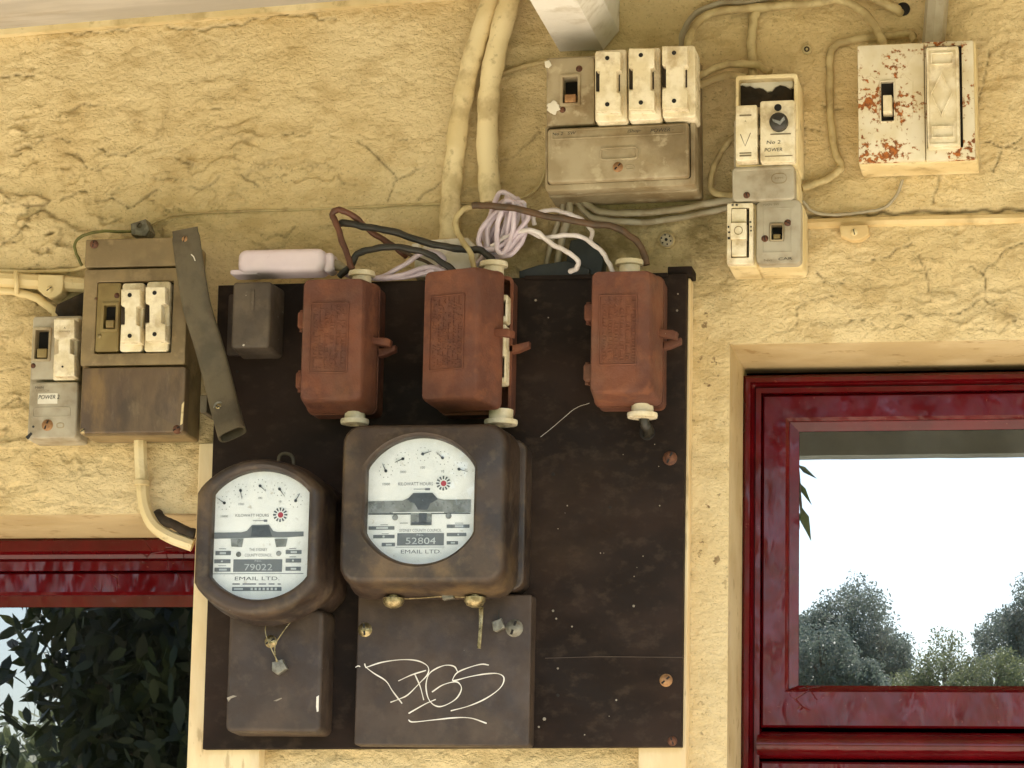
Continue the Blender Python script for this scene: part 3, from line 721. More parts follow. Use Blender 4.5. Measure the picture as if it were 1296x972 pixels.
for t, x, y in (('10000', 200, 376), ('1000', 310, 297), ('100', 432, 258), ('10', 562, 280)): M1.text('lettering', 'dial_faint_ink', t, *z(x, y), dd, 2.8, parent=face)
M1.rects('arrow', 'dial_faint_ink', [zr_(385, 403, 460, 407), zr_(455, 398, 478, 412)], dd, face)
pz = lambda *p: [z(a, b) for a, b in p]
M1.poly('disc_slot', 'dial_grey', pz((122, 482), (310, 480), (345, 470), (378, 432), (488, 430), (515, 470), (545, 478), (712, 475), (712, 505), (600, 512), (420, 514), (122, 522)), dd-.001, dd+.0005, parent=face)
M1.poly('disc_slot_dark', 'dial_ink', pz((380, 440), (486, 437), (508, 505), (372, 508)), dd-.001, dd+.0009, parent=face)
M1.poly('bracket', 'dial_silver', pz((240, 522), (322, 520), (312, 575), (245, 572)), dd-.001, dd+.0009, parent=face)
M1.poly('bracket', 'dial_silver', pz((525, 522), (608, 520), (596, 572), (535, 575)), dd-.001, dd+.0009, parent=face)
for x, y in ((290, 622), (550, 616)): M1.disc('plate_screw', 'dial_silver', *z(x, y), dd, dd+.0012, 3.2, face)
M1.text('lettering', 'dial_faint_ink', 'THE SYDNEY', *z(420, 592), dd, 3.6, 23, parent=face)
M1.text('lettering', 'dial_faint_ink', 'COUNTY COUNCIL', *z(420, 628), dd, 3.6, 34, parent=face)
np_ = M1.rects('number_plate', 'dial_grey', [zr_(258, 655, 574, 736)], dd, face)
M1.text('serial_number', 'dial_number', '79022', *z(420, 706), dd+.0004, 8, 35, parent=np_)
M1.text('lettering', 'dial_number', 'No.', *z(420, 664), dd+.0004, 2.6, 9, parent=np_)
M1.rects('rating_bars', 'dial_grey', [zr_(*q) for q in ((142, 601, 242, 628), (134, 655, 240, 681), (136, 709, 240, 735), (597, 595, 700, 621), (597, 650, 697, 676), (596, 703, 695, 729), (250, 834, 570, 860))], dd, face)
M1.rects('rating_figures', 'dial_number', [zr_(*q) for q in ((170, 608, 210, 622), (178, 663, 190, 673), (165, 716, 215, 728), (630, 601, 670, 615), (638, 657, 650, 669), (630, 710, 665, 722), (262, 842, 320, 852))]+[zr_(370+i*26, 839, 384+i*26, 855) for i in range(7)], dd+.0004, face)
M1.rects('rule_lines', 'dial_faint_ink', [zr_(120, 746, 712, 750)]+[zr_(a, 811, b, 819) for a, b in ((252, 300), (318, 405), (422, 470), (486, 525), (545, 565))]+[zr_(165, 585, 210, 589), zr_(620, 583, 665, 587), zr_(622, 637, 665, 641), zr_(160, 695, 210, 698)], dd, face)
M1.text('maker_name', 'dial_ink', 'EMAIL LTD.', *z(412, 779), dd, 4.4, 56, parent=face)
obj('glass', MB().prism(off(ii, -1.2*S), dd+.006-M1.d, dd+.008-M1.d), 'meter_glass', M1.e)
M1.tube('hanger_loop', 'steel_strap', [(352, 588, .055), (354, 577, .055), (362, 574, .055), (370, 578, .055), (372, 590, .055)], 2.2)
COV1 = M1.box('terminal_cover', 'bakelite_cover', 286, 770, 409, 928, bd+.0005, .074, 9, 5, 1.5)
M1.screw('cover_screw', 'brass_screw', 343, 812, .074, 8)
M1.tube('seal_wire', 'brass_screw', [(338, 780, .08), (336, 800, .084), (343, 820, .083), (352, 838, .081)], .7)
M1.tube('seal_wire', 'brass_screw', [(372, 782, .08), (358, 800, .084), (348, 818, .083), (350, 838, .081)], .7)
M1.poly('lead_seal', 'lead_seal', ((344, 838), (357, 834), (363, 846), (351, 854), (344, 849)), .0745, .081, 1.2)
M1.poly('paint_chip', 'white_scratch', ((400.5, 882), (403.5, 880), (403, 900), (401, 901), (400, 894)), .0735, .0745, parent=COV1)
M1.poly('paint_chip', 'scuff', ((287, 883), (295, 880), (300, 881), (292, 884), (289, 888)), .0735, .0744, parent=COV1)
M1.poly('paint_chip', 'scuff', ((346, 887), (356, 883), (357, 884), (350, 887.5)), .0735, .0743, parent=COV1)
# square meter
M2 = Dev('square_meter', 'square cased brown electricity meter numbered 52804 with scratched graffiti on its cover', 'meter', 560, 945, bd+.0005)
f = .13
q = M2.q(431, 537, 638, 736, f); cc = M2.L(530, 632, f)
n_ = 96
def oq(k, kb=None):
    kb = k if kb is None else kb
    return resample(rrect(q[0]-k*S, q[1]-kb*S, q[2]+k*S, q[3]+k*S, (22+k)*S, 8), n_, cc)
ii = resample(cutround(*cc, 77.5*S, 66.5*S, 120), n_, cc)
mb = MB(); L = []
for pts, d in ((oq(3, 8), bk+.03), (oq(3, 11), bk+.036), (oq(4, 13), .076), (oq(3, 10), .085), (oq(1.5, 3), f-.012), (oq(.5, 1), f-.006), (oq(-2), f-.0015), (oq(-6), f), (off(ii, -6*S), f), (off(ii, -4.5*S), f+.001), (off(ii, -2*S), f-.0005), (off(ii, -.5*S), f-.004), (ii, f-.013)):
    L.append(mb.lp(pts, d-M2.d))
mb.loft(L, True, False); obj('case', mb, 'bakelite_dark', M2.e, 45)
obj('case_back', MB().rbox(M2.q(448, 556, 664, 747, .068), bk+.0005-M2.d, .066-M2.d, 16*S, 3*S), 'bakelite_dark', M2.e)
dd = f-.0125
face = obj('dial_plate', MB().prism(off(ii, -2*S), dd-.004-M2.d, dd-M2.d), 'dial_white', M2.e)
hubs = [((220, 292), (195, 240)), ((343, 205), (285, 232)), ((487, 170), (550, 150)), ((630, 198), (585, 155)), ((750, 280), (812, 298))]
z = dial(M2, None, (450, 545), 5.72, hubs, (637, 382), dd, face)
zr_ = lambda a, b, c, d: (*z(a, b), *z(c, d)); pz = lambda *p: [z(a, b) for a, b in p]
M2.text('lettering', 'dial_faint_ink', 'KILOWATT HOURS', *z(435, 386), dd, 4, 43, parent=face)
for t, x, y in (('10000', 222, 388), ('1000', 345, 300), ('100', 487, 268), ('10', 632, 295)): M2.text('lettering', 'dial_faint_ink', t, *z(x, y), dd, 2.9, parent=face)
M2.rects('arrow', 'dial_faint_ink', [zr_(420, 422, 510, 426), zr_(505, 416, 540, 432)], dd, face)
M2.poly('disc_slot', 'dial_silver', pz((92, 512), (340, 508), (375, 490), (595, 490), (640, 500), (835, 498), (832, 588), (640, 596), (92, 606)), dd-.001, dd+.0005, parent=face)
M2.poly('disc_slot_dark', 'dial_ink', pz((418, 452), (556, 450), (596, 495), (540, 528), (518, 572), (452, 572), (428, 528), (372, 498)), dd-.001, dd+.0009, parent=face)
M2.rects('disc_edge', 'dial_white', [zr_(270, 590, 640, 596)], dd+.0005, face)
M2.rects('disc_shadow_gap', 'dial_ink', [zr_(92, 600, 400, 608), zr_(548, 596, 830, 603)], dd+.0005, face)
M2.rects('magnet_box', 'dial_silver', [zr_(400, 606, 552, 686)], dd, face, .0012)
M2.rects('magnet_gap', 'dial_ink', [zr_(458, 600, 516, 668), zr_(405, 664, 548, 684)], dd+.0009, face)
for x, y in ((285, 628), (672, 616)): M2.disc('plate_screw', 'dial_silver', *z(x, y), dd, dd+.0012, 3.6, face)
M2.text('lettering', 'dial_faint_ink', 'SYDNEY COUNTY COUNCIL', *z(470, 722), dd, 3.4, 52, parent=face)
np_ = M2.rects('number_plate', 'dial_grey', [zr_(302, 742, 640, 832)], dd, face)
M2.text('serial_number', 'dial_number', '52804', *z(472, 798), dd+.0004, 8, 37, parent=np_)
M2.text('lettering', 'dial_number', 'No.', *z(470, 755), dd+.0004, 2.6, 9, parent=np_)
M2.rects('rating_bars', 'dial_grey', [zr_(*k) for k in ((95, 693, 282, 718), (128, 755, 283, 780), (190, 812, 286, 838), (660, 680, 825, 705), (660, 740, 802, 765), (660, 800, 742, 825))], dd, face)
M2.rects('rating_figures', 'dial_number', [zr_(*k) for k in ((150, 698, 235, 712), (196, 760, 210, 774), (220, 820, 262, 832), (720, 685, 780, 699), (738, 746, 750, 758), (690, 806, 720, 818))], dd+.0004, face)
M2.rects('rule_lines', 'dial_faint_ink', [zr_(290, 842, 645, 845), zr_(180, 680, 235, 684), zr_(190, 745, 240, 748), zr_(720, 668, 780, 672), zr_(320, 668, 380, 672)], dd, face)
M2.text('maker_name', 'dial_faint_ink', 'EMAIL LTD.', *z(475, 876), dd, 4.6, 50, parent=face)
obj('glass', MB().prism(off(ii, -1.2*S), dd+.006-M2.d, dd+.008-M2.d), 'meter_glass', M2.e)
tc = .055
COV2 = M2.box('terminal_cover', 'bakelite_cover', 450, 752, 672, 944, bd+.0005, tc, 4, 2.2, .6)
M2.screw('cover_screw', 'brass_screw', 462, 797, tc, 9); M2.screw('cover_screw', 'lead_seal', 651, 795, tc, 11)
for x, y, m in ((498, 761, 'brass_screw'), (601, 760, 'brass_screw')):
    u, v = M2.L(x, y, .085); obj('case_screw', MB().lathe((u, -(.085-M2.d), v+.012), (0, 0, -1), ((0, .5*12*S), (.008, .5*12*S), (.009, 13*S), (.013, 13*S), (.0165, 10*S), (.0185, 4*S), (.0188, 0))), m, M2.e)
M2.tube('seal_wire', 'brass_screw', [(505, 758, .083), (530, 757, .083), (560, 755, .083), (595, 756, .083)], .8)
M2.poly('lead_seal', 'lead_seal', ((558, 751), (573, 750), (574, 757), (560, 759)), .078, .086, 1)
M2.poly('hasp_strip', 'brass_screw', ((606, 768), (612, 768), (610, 798), (608, 821), (604, 820), (606, 795)), .066, .068, .3)
M2.tube('seal_wire', 'black_cable', [(631, 772, tc+.003), (631, 785, tc+.004)], .8)
M2.poly('lead_seal', 'lead_seal', ((622, 787), (634, 782), (639, 794), (628, 800), (624, 798)), tc-.001, tc+.006, 1.2)
g = MB(); gz = lambda a, b: (430+a/4.627, 730+b/4.627)
for st in ([(92, 530), (108, 522), (120, 527)], [(145, 508), (155, 530), (200, 565), (270, 610), (310, 670), (365, 742)],
           [(150, 532), (250, 500), (370, 485), (460, 493), (515, 525), (515, 570), (470, 620), (400, 690), (350, 715), (297, 735)], [(343, 610), (420, 575), (505, 548)], [(440, 572), (470, 640), (492, 722)],
           [(690, 555), (670, 525), (620, 518), (560, 540), (520, 575), (505, 640), (520, 715), (560, 755), (610, 755), (680, 715), (712, 660), (700, 625), (670, 615), (600, 635), (540, 675)],
           [(873, 517), (830, 512), (760, 530), (690, 560), (662, 600), (675, 607), (760, 585), (860, 568), (930, 568), (962, 595), (940, 650), (860, 710), (760, 755), (650, 785)],
           [(562, 718), (500, 745), (403, 800)], [(402, 838), (430, 850), (550, 838), (680, 825), (770, 828), (860, 858)]):
    p = smooth([M2.L3(*gz(a, b), tc+.0001) for a, b in st], 8)
    g.tube(p, [S*(.72+.22*math.sin(i*.37+st[0][0])) for i in range(len(p))], 6, True, .35)
obj('graffiti_scratch', g, 'white_scratch', COV2)['label'] = 'white scratched graffiti tag with an underline'

# ---- rusty iron service fuses
def iron_fuse(label, fx0, fy0, fx1, fy1, swing=0, top=None, bot=None, bigbot=False):
    D = Dev('service_fuse', label, 'fuse box', (fx0+fx1)/2, fy1+20, bd+.0005, group='rusty service fuses along the top of the board')
    f = .098; q = D.q(fx0, fy0, fx1, fy1, f); k = S
    zb0, zb1 = 0, .026                     # base shell, local depth
    a, b, c, d = q
    ob = (a-1*k, b-4*k, c+5*k, d+1*k)     # rim outline, slightly larger than the lid's face
    m = MB(); L = [m.lp(rrect(*ob, 8*k, 5), zb0), m.lp(rrect(*ob, 8*k, 5), zb1-.004), m.lp(rrect(ob[0]-k, ob[1]-k, ob[2]+k, ob[3]+k, 9*k, 5), zb1-.003), m.lp(rrect(ob[0]-k, ob[1]-k, ob[2]+k, ob[3]+k, 9*k, 5), zb1),
                   m.lp(rrect(ob[0]+3*k, ob[1]+3*k, ob[2]-3*k, ob[3]-3*k, 6*k, 5), zb1), m.lp(rrect(ob[0]+3*k, ob[1]+3*k, ob[2]-3*k, ob[3]-3*k, 6*k, 5), .006)]
    m.loft(L, True, True); base = obj('base', m, 'rust_iron', D.e)
    fl = f-D.d
    hx, hd = ob[0], zb1+.002
    def sw(v):
        if not swing: return v
        x, y = v.x-hx, v.y+hd; t = R(swing)
        return Vector((hx+x*math.cos(t)+y*math.sin(t), -hd-x*math.sin(t)+y*math.cos(t), v.z))
    m = MB(); r_ = lambda i, rr: rrect(ob[0]+i*k*.2+max(0, i-9)*k*.8, ob[1]+i*k, ob[2]-i*k, ob[3]-i*k*.35, rr*k, 5)
    L = [m.lp(r_(3, 6), zb1+.0012), m.lp(r_(0, 8), zb1+.0012), m.lp(r_(0, 8), zb1+.006), m.lp(r_(1.5, 8), zb1+.008), m.lp(r_(6.5, 8), fl-.006), m.lp(r_(8, 8), fl-.002), m.lp(r_(10.5, 7), fl)]
    m.loft(L, True, True); m.xf(sw); lid = obj('lid', m, 'rust_iron', D.e, 45)
    # raised panel border and worn embossing on the lid
    w_, h_ = c-a, d-b; A, Bq, C, Dq = a+w_*.13, b+h_*.24, a+w_*.74, b+h_*.80
    m = MB().ring(rrect(A, Bq, C, Dq, 2*k), rrect(A+1.6*k, Bq+1.6*k, C-1.6*k, Dq-1.6*k, 1.5*k), fl-.0008, fl+.0014, .0005); m.xf(sw); obj('panel_border', m, 'rust_iron', lid)
    m = MB(); rr = random.Random(int(fx0)); x = A+5*k
    while x < C-6*k:
        y = Bq+6*k
        while y < Dq-6*k:
            hh = rr.uniform(3, 8)*k; t_ = rr.uniform(.6, 1.1)*k
            if rr.random() < .75: m.rbox((x, y, x+rr.uniform(3.2, 5.5)*k, min(y+t_*1.6, Dq)), fl-.0006, fl+.0008, .2*k, .3*k)
            if rr.random() < .6: m.rbox((x, y, x+t_, min(y+hh, Dq-3*k)), fl-.0006, fl+.0008, .2*k, .3*k)
            y += rr.uniform(3.4, 5)*k
        x += 7.2*k
    m.xf(sw); obj('embossed_lettering', m, 'rust_iron', lid)
    for t_ in (.30, .78):
        zc_ = d-h_*t_; m = MB().rbox((ob[0]-11*k, zc_-11*k, ob[0]+3*k, zc_+11*k), zb1-.006, zb1+.020, 4*k, 3*k); hg = obj('hinge', m, 'rust_iron', D.e)
        obj('hinge_pin', MB().lathe((ob[0]-7*k, -(zb1+.012), zc_-14*k), (0, 0, 1), ((0, 3*k), (28*k, 3*k)), 10), 'rust_iron', hg)
    zc_ = d-h_*.5
    m = MB(); n0 = len(m.v)
    m.prism([(ob[2]-6*k, zc_+2*k), (ob[2]+19*k, zc_-2*k), (ob[2]+20*k, zc_+6*k), (ob[2]+14*k, zc_+9*k), (ob[2]-6*k, zc_+10*k)], zb1+.004, zb1+.014, 1.5*k); m.xf(sw); obj('latch', m, 'rust_iron', lid)
    m = MB().prism([(ob[2]-4*k, zc_-12*k), (ob[2]+8*k, zc_-10*k), (ob[2]+22*k, zc_-4*k), (ob[2]+22*k, zc_+3*k), (ob[2]+4*k, zc_-1*k), (ob[2]-4*k, zc_-1*k)], zb1-.010, zb1, 1.5*k); obj('latch_lug', m, 'rust_iron', base)
    for (pt, s_) in ((top, 1), (bot, -1)):
        if pt is None: continue
        u, v = D.L(pt[0], pt[1], .06); y = -(.06-D.d); r = pt[2]*k
        pr = [(-16*k, r*.72), (-4*k, r*.72), (-3*k, r*.98), (0, r), (3*k, r*.96), (4*k, r*.6), (4.2*k, r*.3), (1*k, r*.3)]
        obj('bushing', MB().lathe((u, y, v), (0, 0, s_), pr), 'porcelain', D.e)
    if swing:
        # porcelain fuse holder seen through the gap
        m = MB().rbox((ob[2]-40*k, ob[1]+12*k, ob[2]-17*k, ob[3]-8*k), .007, zb1+.006, 5*k, 3*k); pf = obj('fuse_holder', m, 'porcelain', D.e)
        for v0, v1 in ((.13, .36), (.58, .88)):
            zA, zB = ob[3]-8*k-(h_-20*k)*v1, ob[3]-8*k-(h_-20*k)*v0
            m = MB().ring(rrect(ob[2]-17*k, zA, ob[2]-2*k, zB, 2*k), rrect(ob[2]-11*k, zA+7*k, ob[2]-5*k, zB-7*k, 1*k), zb1-.004, zb1+.016, .001); obj('fuse_clip', m, 'porcelain', pf)
        m = MB().rbox((ob[2]-17*k, zc_-20*k, ob[2]-3*k, zc_+20*k), zb1-.004, zb1+.018, 2*k, 2*k); obj('fuse_bridge', m, 'porcelain', pf)
    return D
iron_fuse('closed rusty iron fuse box beside the small grey box, brown wire at its top', 381, 351, 462, 511, 0, (458, 347, 17), (449, 534, 18))
iron_fuse('half open rusty iron fuse box with white porcelain showing, above the square meter', 550, 341, 633, 511, 20, (625, 335, 18), (634, 535, 21))
iron_fuse('closed rusty iron fuse box with a cable running into the board hole', 747, 341, 827, 501, 0, (797, 333, 18), (813, 526, 19))
wire('service_cable', 'short dark cable from the fuse bushing into the board hole', 'cable', 'black_cable', [(814, 528, .06), (817, 537, .058), (821, 545, .048), (819, 550, .031)], 6)
# small grey box on the board
D = Dev('junction_box', 'small plain grey box beneath the lilac plastic adaptor', 'box', 320, 445, bd+.0005)
bx = D.box('cover', 'dusty_box', 291, 354, 344, 443, bd+.0005, .078, 6, 4, 2.5)
D.poly('ridge', 'dusty_box', ((318, 366), (322, 366), (321, 392), (318, 392)), .077, .0795, .6, parent=bx)
D.box('back_plate', 'bakelite_dark', 288, 372, 352, 449, bd+.0005, bd+.006, 3, 1)
# ================================================================== fuse boxes on the wall
def bone(D, name, m, x0, y0, x1, y1, d0, d1, waist, y2, y3, parent, b=1.2):
    """porcelain fuse carrier: wide ends, narrow waist"""
    i = (x1-x0)*waist
    pts = [(x0, y0), (x0, y2), (x0+i, y2+2), (x0+i, y3-2), (x0, y3), (x0, y1), (x1, y1), (x1, y3), (x1-i, y3-2), (x1-i, y2+2), (x1, y2), (x1, y0)]
    return D.poly(name, m, pts, d0, d1, b, parent)
def fuse_unit(D, x0, y0, x1, y1, d0, d1, cx0, cy0, cx1, cy1, waist=.2, marks=True):
    base = D.box('fuse_base', 'porcelain', x0, y0, x1, y1, d0, d1, 4, 2)
    h = cy1-cy0; w_ = (cx1-cx0)*waist
    for xa, xb in ((cx0+.3, cx0+w_+.5), (cx1-w_-.5, cx1-.3)):
        obj('slot_shade', MB().rbox(D.q(xa, cy0+h*.33, xb, cy0+h*.67, d1), d1-.001-D.d, d1+.0006-D.d, S, 0), 'grime', base)  # thin dark plates: shade of the carrier notches put into colour
    c = bone(D, 'fuse_carrier', 'porcelain', cx0, cy0, cx1, cy1, d1-.004, d1+.014, waist, cy0+h*.30, cy0+h*.70, base)
    if marks:
        xm = (cx0+cx1)/2
        D.disc('carrier_hole', 'dark_hole', xm-1, cy0+h*.11, d1+.012, d1+.0144, 2.8, c, b=.1)
        D.disc('carrier_hole', 'dark_hole', xm-1, cy1-h*.12, d1+.012, d1+.0144, 2.8, c, b=.1)
    return base
def switch(D, x0, y0, x1, y1, d, m_frame, m_tog, ty0, ty1, depth=.014, fr=3, out=.006, parent=None):
    fr_ = D.frame('switch_surround', m_frame, (x0-fr, y0-fr, x1+fr, y1+fr), (x0, y0, x1, y1), d-.002, d+.002, 2, 1.2, .8, well=d-depth+.001, cap=False, parent=parent)
    q = D.q(x0-.5, y0-.5, x1+.5, y1+.5, d); obj('well_shade', MB().rbox(q, d-depth-.0004-D.d, d-depth+.0004-D.d, S, 0), 'dark_hole', fr_)  # thin near-black floor: shade of a deep well put into colour
    t = D.box('toggle', m_tog, x0+1.5, ty0, x1-1.5, ty1, d-depth, d+out, 1.5, 1.5, 1, parent=fr_)
    return fr_
# ---- left brown fuse box
D = Dev('fuse_box', 'brown stained fuse box with two porcelain fuses beside the slanted metal strap', 'fuse box', 178, 563, 0)
f = .066
D.box('back_box', 'brown_case', 106, 304, 237, 549, .002, f-.012, 4, 1.5)
D.box('top_strip', 'brown_case', 107, 301, 228, 338, f-.0125, f-.001, 3, 2, .6)
fr = D.frame('fuse_frame', 'brown_case', (104, 340, 236, 462), (121, 356, 218, 447), f-.0125, f, 3, 2, 1.6, well=f-.010)
LID = D.box('lower_lid', 'brown_lid', 102, 464, 234, 548, f-.0125, f+.001, 4, 2.2, .5)
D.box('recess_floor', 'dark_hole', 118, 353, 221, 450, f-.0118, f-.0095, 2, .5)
sp = D.frame('switch_plate', 'olive_plate', (122, 358, 151, 445), (129.5, 384.5, 147.5, 417.5), f-.0094, f-.001, 2, 1, 1)
switch(D, 131, 386, 146, 416, f-.001, 'olive_plate', 'olive_plate', 404, 415, .0078, 3.5, .004, sp)
D.screw('screw', 'rusty_screw', 148, 374, f-.001, 3.6, sp); D.screw('screw', 'brass_screw', 126, 425, f-.001, 3, sp)
fuse_unit(D, 153, 358, 181, 445, f-.0096, f, 153, 366, 177, 433, .2)
fuse_unit(D, 184, 356, 214, 445, f-.0096, f, 184, 363, 209, 431, .2)
for x, y, r in ((119, 309, 5.5), (224, 543, 6), (105, 545, 4)): D.screw('screw', 'rusty_screw' if r > 4 else 'brass_screw', x, y, f, r)
D.poly('paint_chip', 'cream_paint', ((230, 512), (233, 508), (231, 536), (228, 538)), f, f+.0016, 0, LID)
D.screw('screw', 'rusty_screw', 121, 378, f-.001, 2.5)
# ---- small grey fuse switch left of it
D = Dev('fuse_switch', 'small pale grey fuse switch with one porcelain fuse at the left of the brown box', 'fuse switch', 68, 563, 0)
f = .048
D.box('back_box', 'grey_plastic', 38, 400, 101, 557, .002, f-.014, 4, 2)
tp = D.frame('top_plate', 'grey_plastic', (40, 401, 75, 480), (42.5, 415.5, 62.5, 455.5), f-.0145, f-.002, 3, 1, 1.5)
switch(D, 44, 417, 61, 454, f-.002, 'grey_case', 'olive_plate', 440, 453, .0112, 3, .003, tp)
fb = D.box('fuse_base', 'porcelain', 68, 402, 98, 481, f-.0145, f-.001, 3, 2)
c = bone(D, 'fuse_carrier', 'porcelain', 68, 404, 94, 476, f-.003, f+.013, .22, 427, 449, fb)
D.text('lettering', 'marker_ink', 'A', 82, 415, f+.013, 3, parent=c); D.text('lettering', 'faded_ink', 'SERVICE', 82, 419.5, f+.013, 2, 15, parent=c); D.disc('carrier_hole', 'dark_hole', 79, 464, f+.012, f+.0133, 1.4, c, b=.1)
lid = D.box('lower_lid', 'grey_plastic', 37, 483, 98, 555, f-.0145, f, 5, 2.5, .4)
D.rects('paper_label', 'white_plastic', [(48, 498, 73, 511)], f, lid)
D.text('handwriting', 'marker_ink', 'POWER 2', 62, 502.5, f+.0005, 5.5, 28, 0, lid, .2); D.text('lettering', 'marker_ink', 'MAIN', 50, 490.5, f, 2.8, 11, parent=lid); D.text('lettering', 'faded_ink', 'SWITCH', 54, 494.5, f, 2.6, 17, parent=lid)
D.frame('name_panel', 'grey_plastic', (41, 515, 89, 528), (42.2, 516.2, 87.8, 526.8), f-.001, f+.0006, 3, 2.4, .3, parent=lid)
D.screw('screw', 'copper_screw', 60, 538, f, 7.5, ang=70); D.frame('keyhole', 'grey_case', (71, 535, 81, 542), (72.2, 536.2, 79.5, 540.8), f-.001, f+.0004, 3, 2, .2, parent=lid)
D.screw('screw', 'rusty_screw', 42, 463, f-.002, 3.4, tp); D.poly('scuff', 'marker_ink', ((32, 553), (39, 547), (41, 549), (35, 556)), f-.001, f+.0004, parent=lid); D.disc('scuff', 'marker_ink', 42, 540, f-.001, f+.0004, 1.5, lid, b=.1)
# ---- grey three-fuse box
D = Dev('fuse_box', 'stained grey fuse box with three porcelain fuses under the white rafter', 'fuse box', 790, 250, 0, -1.1)
f = .074
D.box('back_box', 'grey_case', 694, 72, 883, 246, .002, .04, 4, 2)
D.box('body', 'grey_case', 691, 68, 877, 238, .0395, f-.018, 4, 2, .5)
sp = D.frame('switch_plate', 'grey_case', (692, 73, 752, 158), (710.5, 95.5, 732.5, 131.5), f-.0185, f+.004, 3, 1, 1.5)
switch(D, 712, 97, 731, 130, f+.004, 'grey_case', 'copper_screw', 118, 130, .017, 3.5, .003, sp)
D.screw('screw', 'rusty_screw', 733, 87, f+.004, 4.2, sp); D.screw('screw', 'rusty_screw', 712, 139, f+.004, 4, sp)
mb = MB(); u, v = D.L(700.5, 136.5, f+.004); mb.prism([(u+S*(7.5+1.6*math.sin(k*2.4)+.8*math.sin(k*5.1))*math.cos(k*math.pi/10), v+S*(8.5+1.4*math.sin(k*1.7))*math.sin(k*math.pi/10)) for k in range(20)], f+.003-D.d, f+.006-D.d, .8*S); obj('paint_blob', mb, 'white_plastic', sp)
D.poly('paint_blob', 'white_plastic', ((689, 78), (695, 76), (698, 82), (694, 86), (690, 84)), f, f+.0052, .5, sp)
for (b0, b1), (cc0, cc1), yb, yc in (((753, 793), (754, 785), (63, 154), (65, 141)), ((795, 836), (796, 828), (61, 152), (61, 139)), ((838, 880), (838, 870), (58, 149), (58, 137))):
    fuse_unit(D, b0, yb[0], b1, yb[1], f-.0185, f+.018, cc0, yc[0], cc1, yc[1], .15)
lid = D.box('lower_lid', 'grey_case', 692, 158, 872, 228, f-.0185, f+.006, 5, 3, .6)
D.frame('lid_rim', 'grey_case', (690, 155, 880, 238), (693, 157, 874, 230), f-.0186, f-.001, 4, 4, 1.2)
D.frame('label_strip', 'grey_case', (698, 160.5, 866, 173), (699.5, 162, 864.5, 171.5), f+.005, f+.0072, 2, 1.4, .4, parent=lid)
D.text('handwriting', 'marker_ink', 'No 2   SW', 714, 169, f+.006, 3.6, 30, 1, lid, .2); D.text('handwriting', 'marker_ink', '(Shop-', 803, 166, f+.006, 5, 17, 1, lid, .2); D.text('handwriting', 'marker_ink', 'POWER -', 838, 164.5, f+.006, 4.6, 29, 1, lid, .2)
D.frame('name_panel', 'grey_case', (759, 186, 807, 202), (760.8, 187.8, 805.2, 200.2), f+.005, f+.0075, 4, 3, .5, parent=lid)
D.screw('screw', 'copper_screw', 782, 211.5, f+.006, 6.5, ang=45); D.frame('keyhole', 'grey_case', (791, 208, 803, 215), (792.3, 209.3, 801.6, 213.7), f+.005, f+.0065, 3, 2, .3, parent=lid)
# ---- right hand stack
D = Dev('fuse_box', 'open cream fuse box with round black knob, above a grey cover plate', 'fuse box', 970, 210, 0, -.5)
f = .062
D.frame('box_shell', 'cream_paint', (931, 94, 1010, 212), (935, 99, 1005, 208), .002, f, 5, 3, 1.5, well=.006)
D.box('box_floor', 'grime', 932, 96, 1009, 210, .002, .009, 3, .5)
D.poly('torn_paper', 'white_plastic', ((936, 100), (1003, 100), (1004, 110), (1000, 112), (994, 108.5), (987, 107), (981, 110), (977, 115), (971, 116), (966, 112), (961, 110.5), (955, 111), (949, 108), (944, 109), (939, 107), (936, 108)), .044, .049, .8)
D.box('interior_shade', 'grime', 936, 106, 1003, 138, .009, .046, 3, 2)  # dark filler block: shade inside the open box put into its colour
fc = D.box('fuse_carrier', 'porcelain', 931, 133, 958, 203, .012, f+.016, 2, 1.2)
D.tube('diamond_mark', 'faded_ink', [(937, 170, f+.016), (943, 185, f+.016), (950, 168, f+.016)], .5, fc, sub=1)
D.text('lettering', 'faded_ink', 'A', 943.5, 153.5, f+.016, 2.5, parent=fc); D.rects('lettering_bar', 'faded_ink', [(936, 145, 951, 147), (936, 193, 951, 194.5), (936, 196, 951, 198)], f+.016, fc)
D.box('back_plate', 'grey_plastic', 929, 150, 1008, 211, .01, f-.004, 3, 1)
md = D.box('breaker_module', 'porcelain', 962, 127, 1006, 205, .012, f+.012, 3, 1.5)
for y in (140, 166, 182): D.disc('terminal_screw', 'grey_case', 961, y, .02, f+.006, 4.6)
kn = D.disc('knob', 'black_cable', 985, 153, f+.011, f+.020, 11.5, md, 2, 2.5); D.poly('knob_grip', 'dial_silver', ((977, 150), (987, 153), (992, 147), (993, 150), (987, 157), (978, 153)), f+.019, f+.0245, .5, kn)
D.disc('knob_window', 'dark_hole', 984.5, 136, f+.011, f+.0123, 4.6, md, b=.1)
D.text('handwriting', 'marker_ink', 'No 2', 979, 180, f+.012, 4.5, 17, 0, md, .1); D.text('handwriting', 'marker_ink', 'POWER', 979, 189.5, f+.012, 4.5, 22, 0, md, .1)
D.rects('lettering_bar', 'faded_ink', [(975, 169, 1001, 170.4), (968, 197, 1003, 198)], f+.012, md)
D = Dev('cover_plate', 'plain grey cover plate with one rusty screw, between the knob box and two switches', 'cover plate', 966, 252, 0, -1.2)
f = .06
D.box('back_box', 'cream_paint', 934, 212, 1010, 256, .002, f-.012, 4, 2)
lid = D.box('lid', 'grey_plastic', 926, 209, 1006, 254, f-.0125, f+.004, 6, 2.5, .5)
D.screw('screw', 'rusty_screw', 945, 247, f+.004, 4.2)
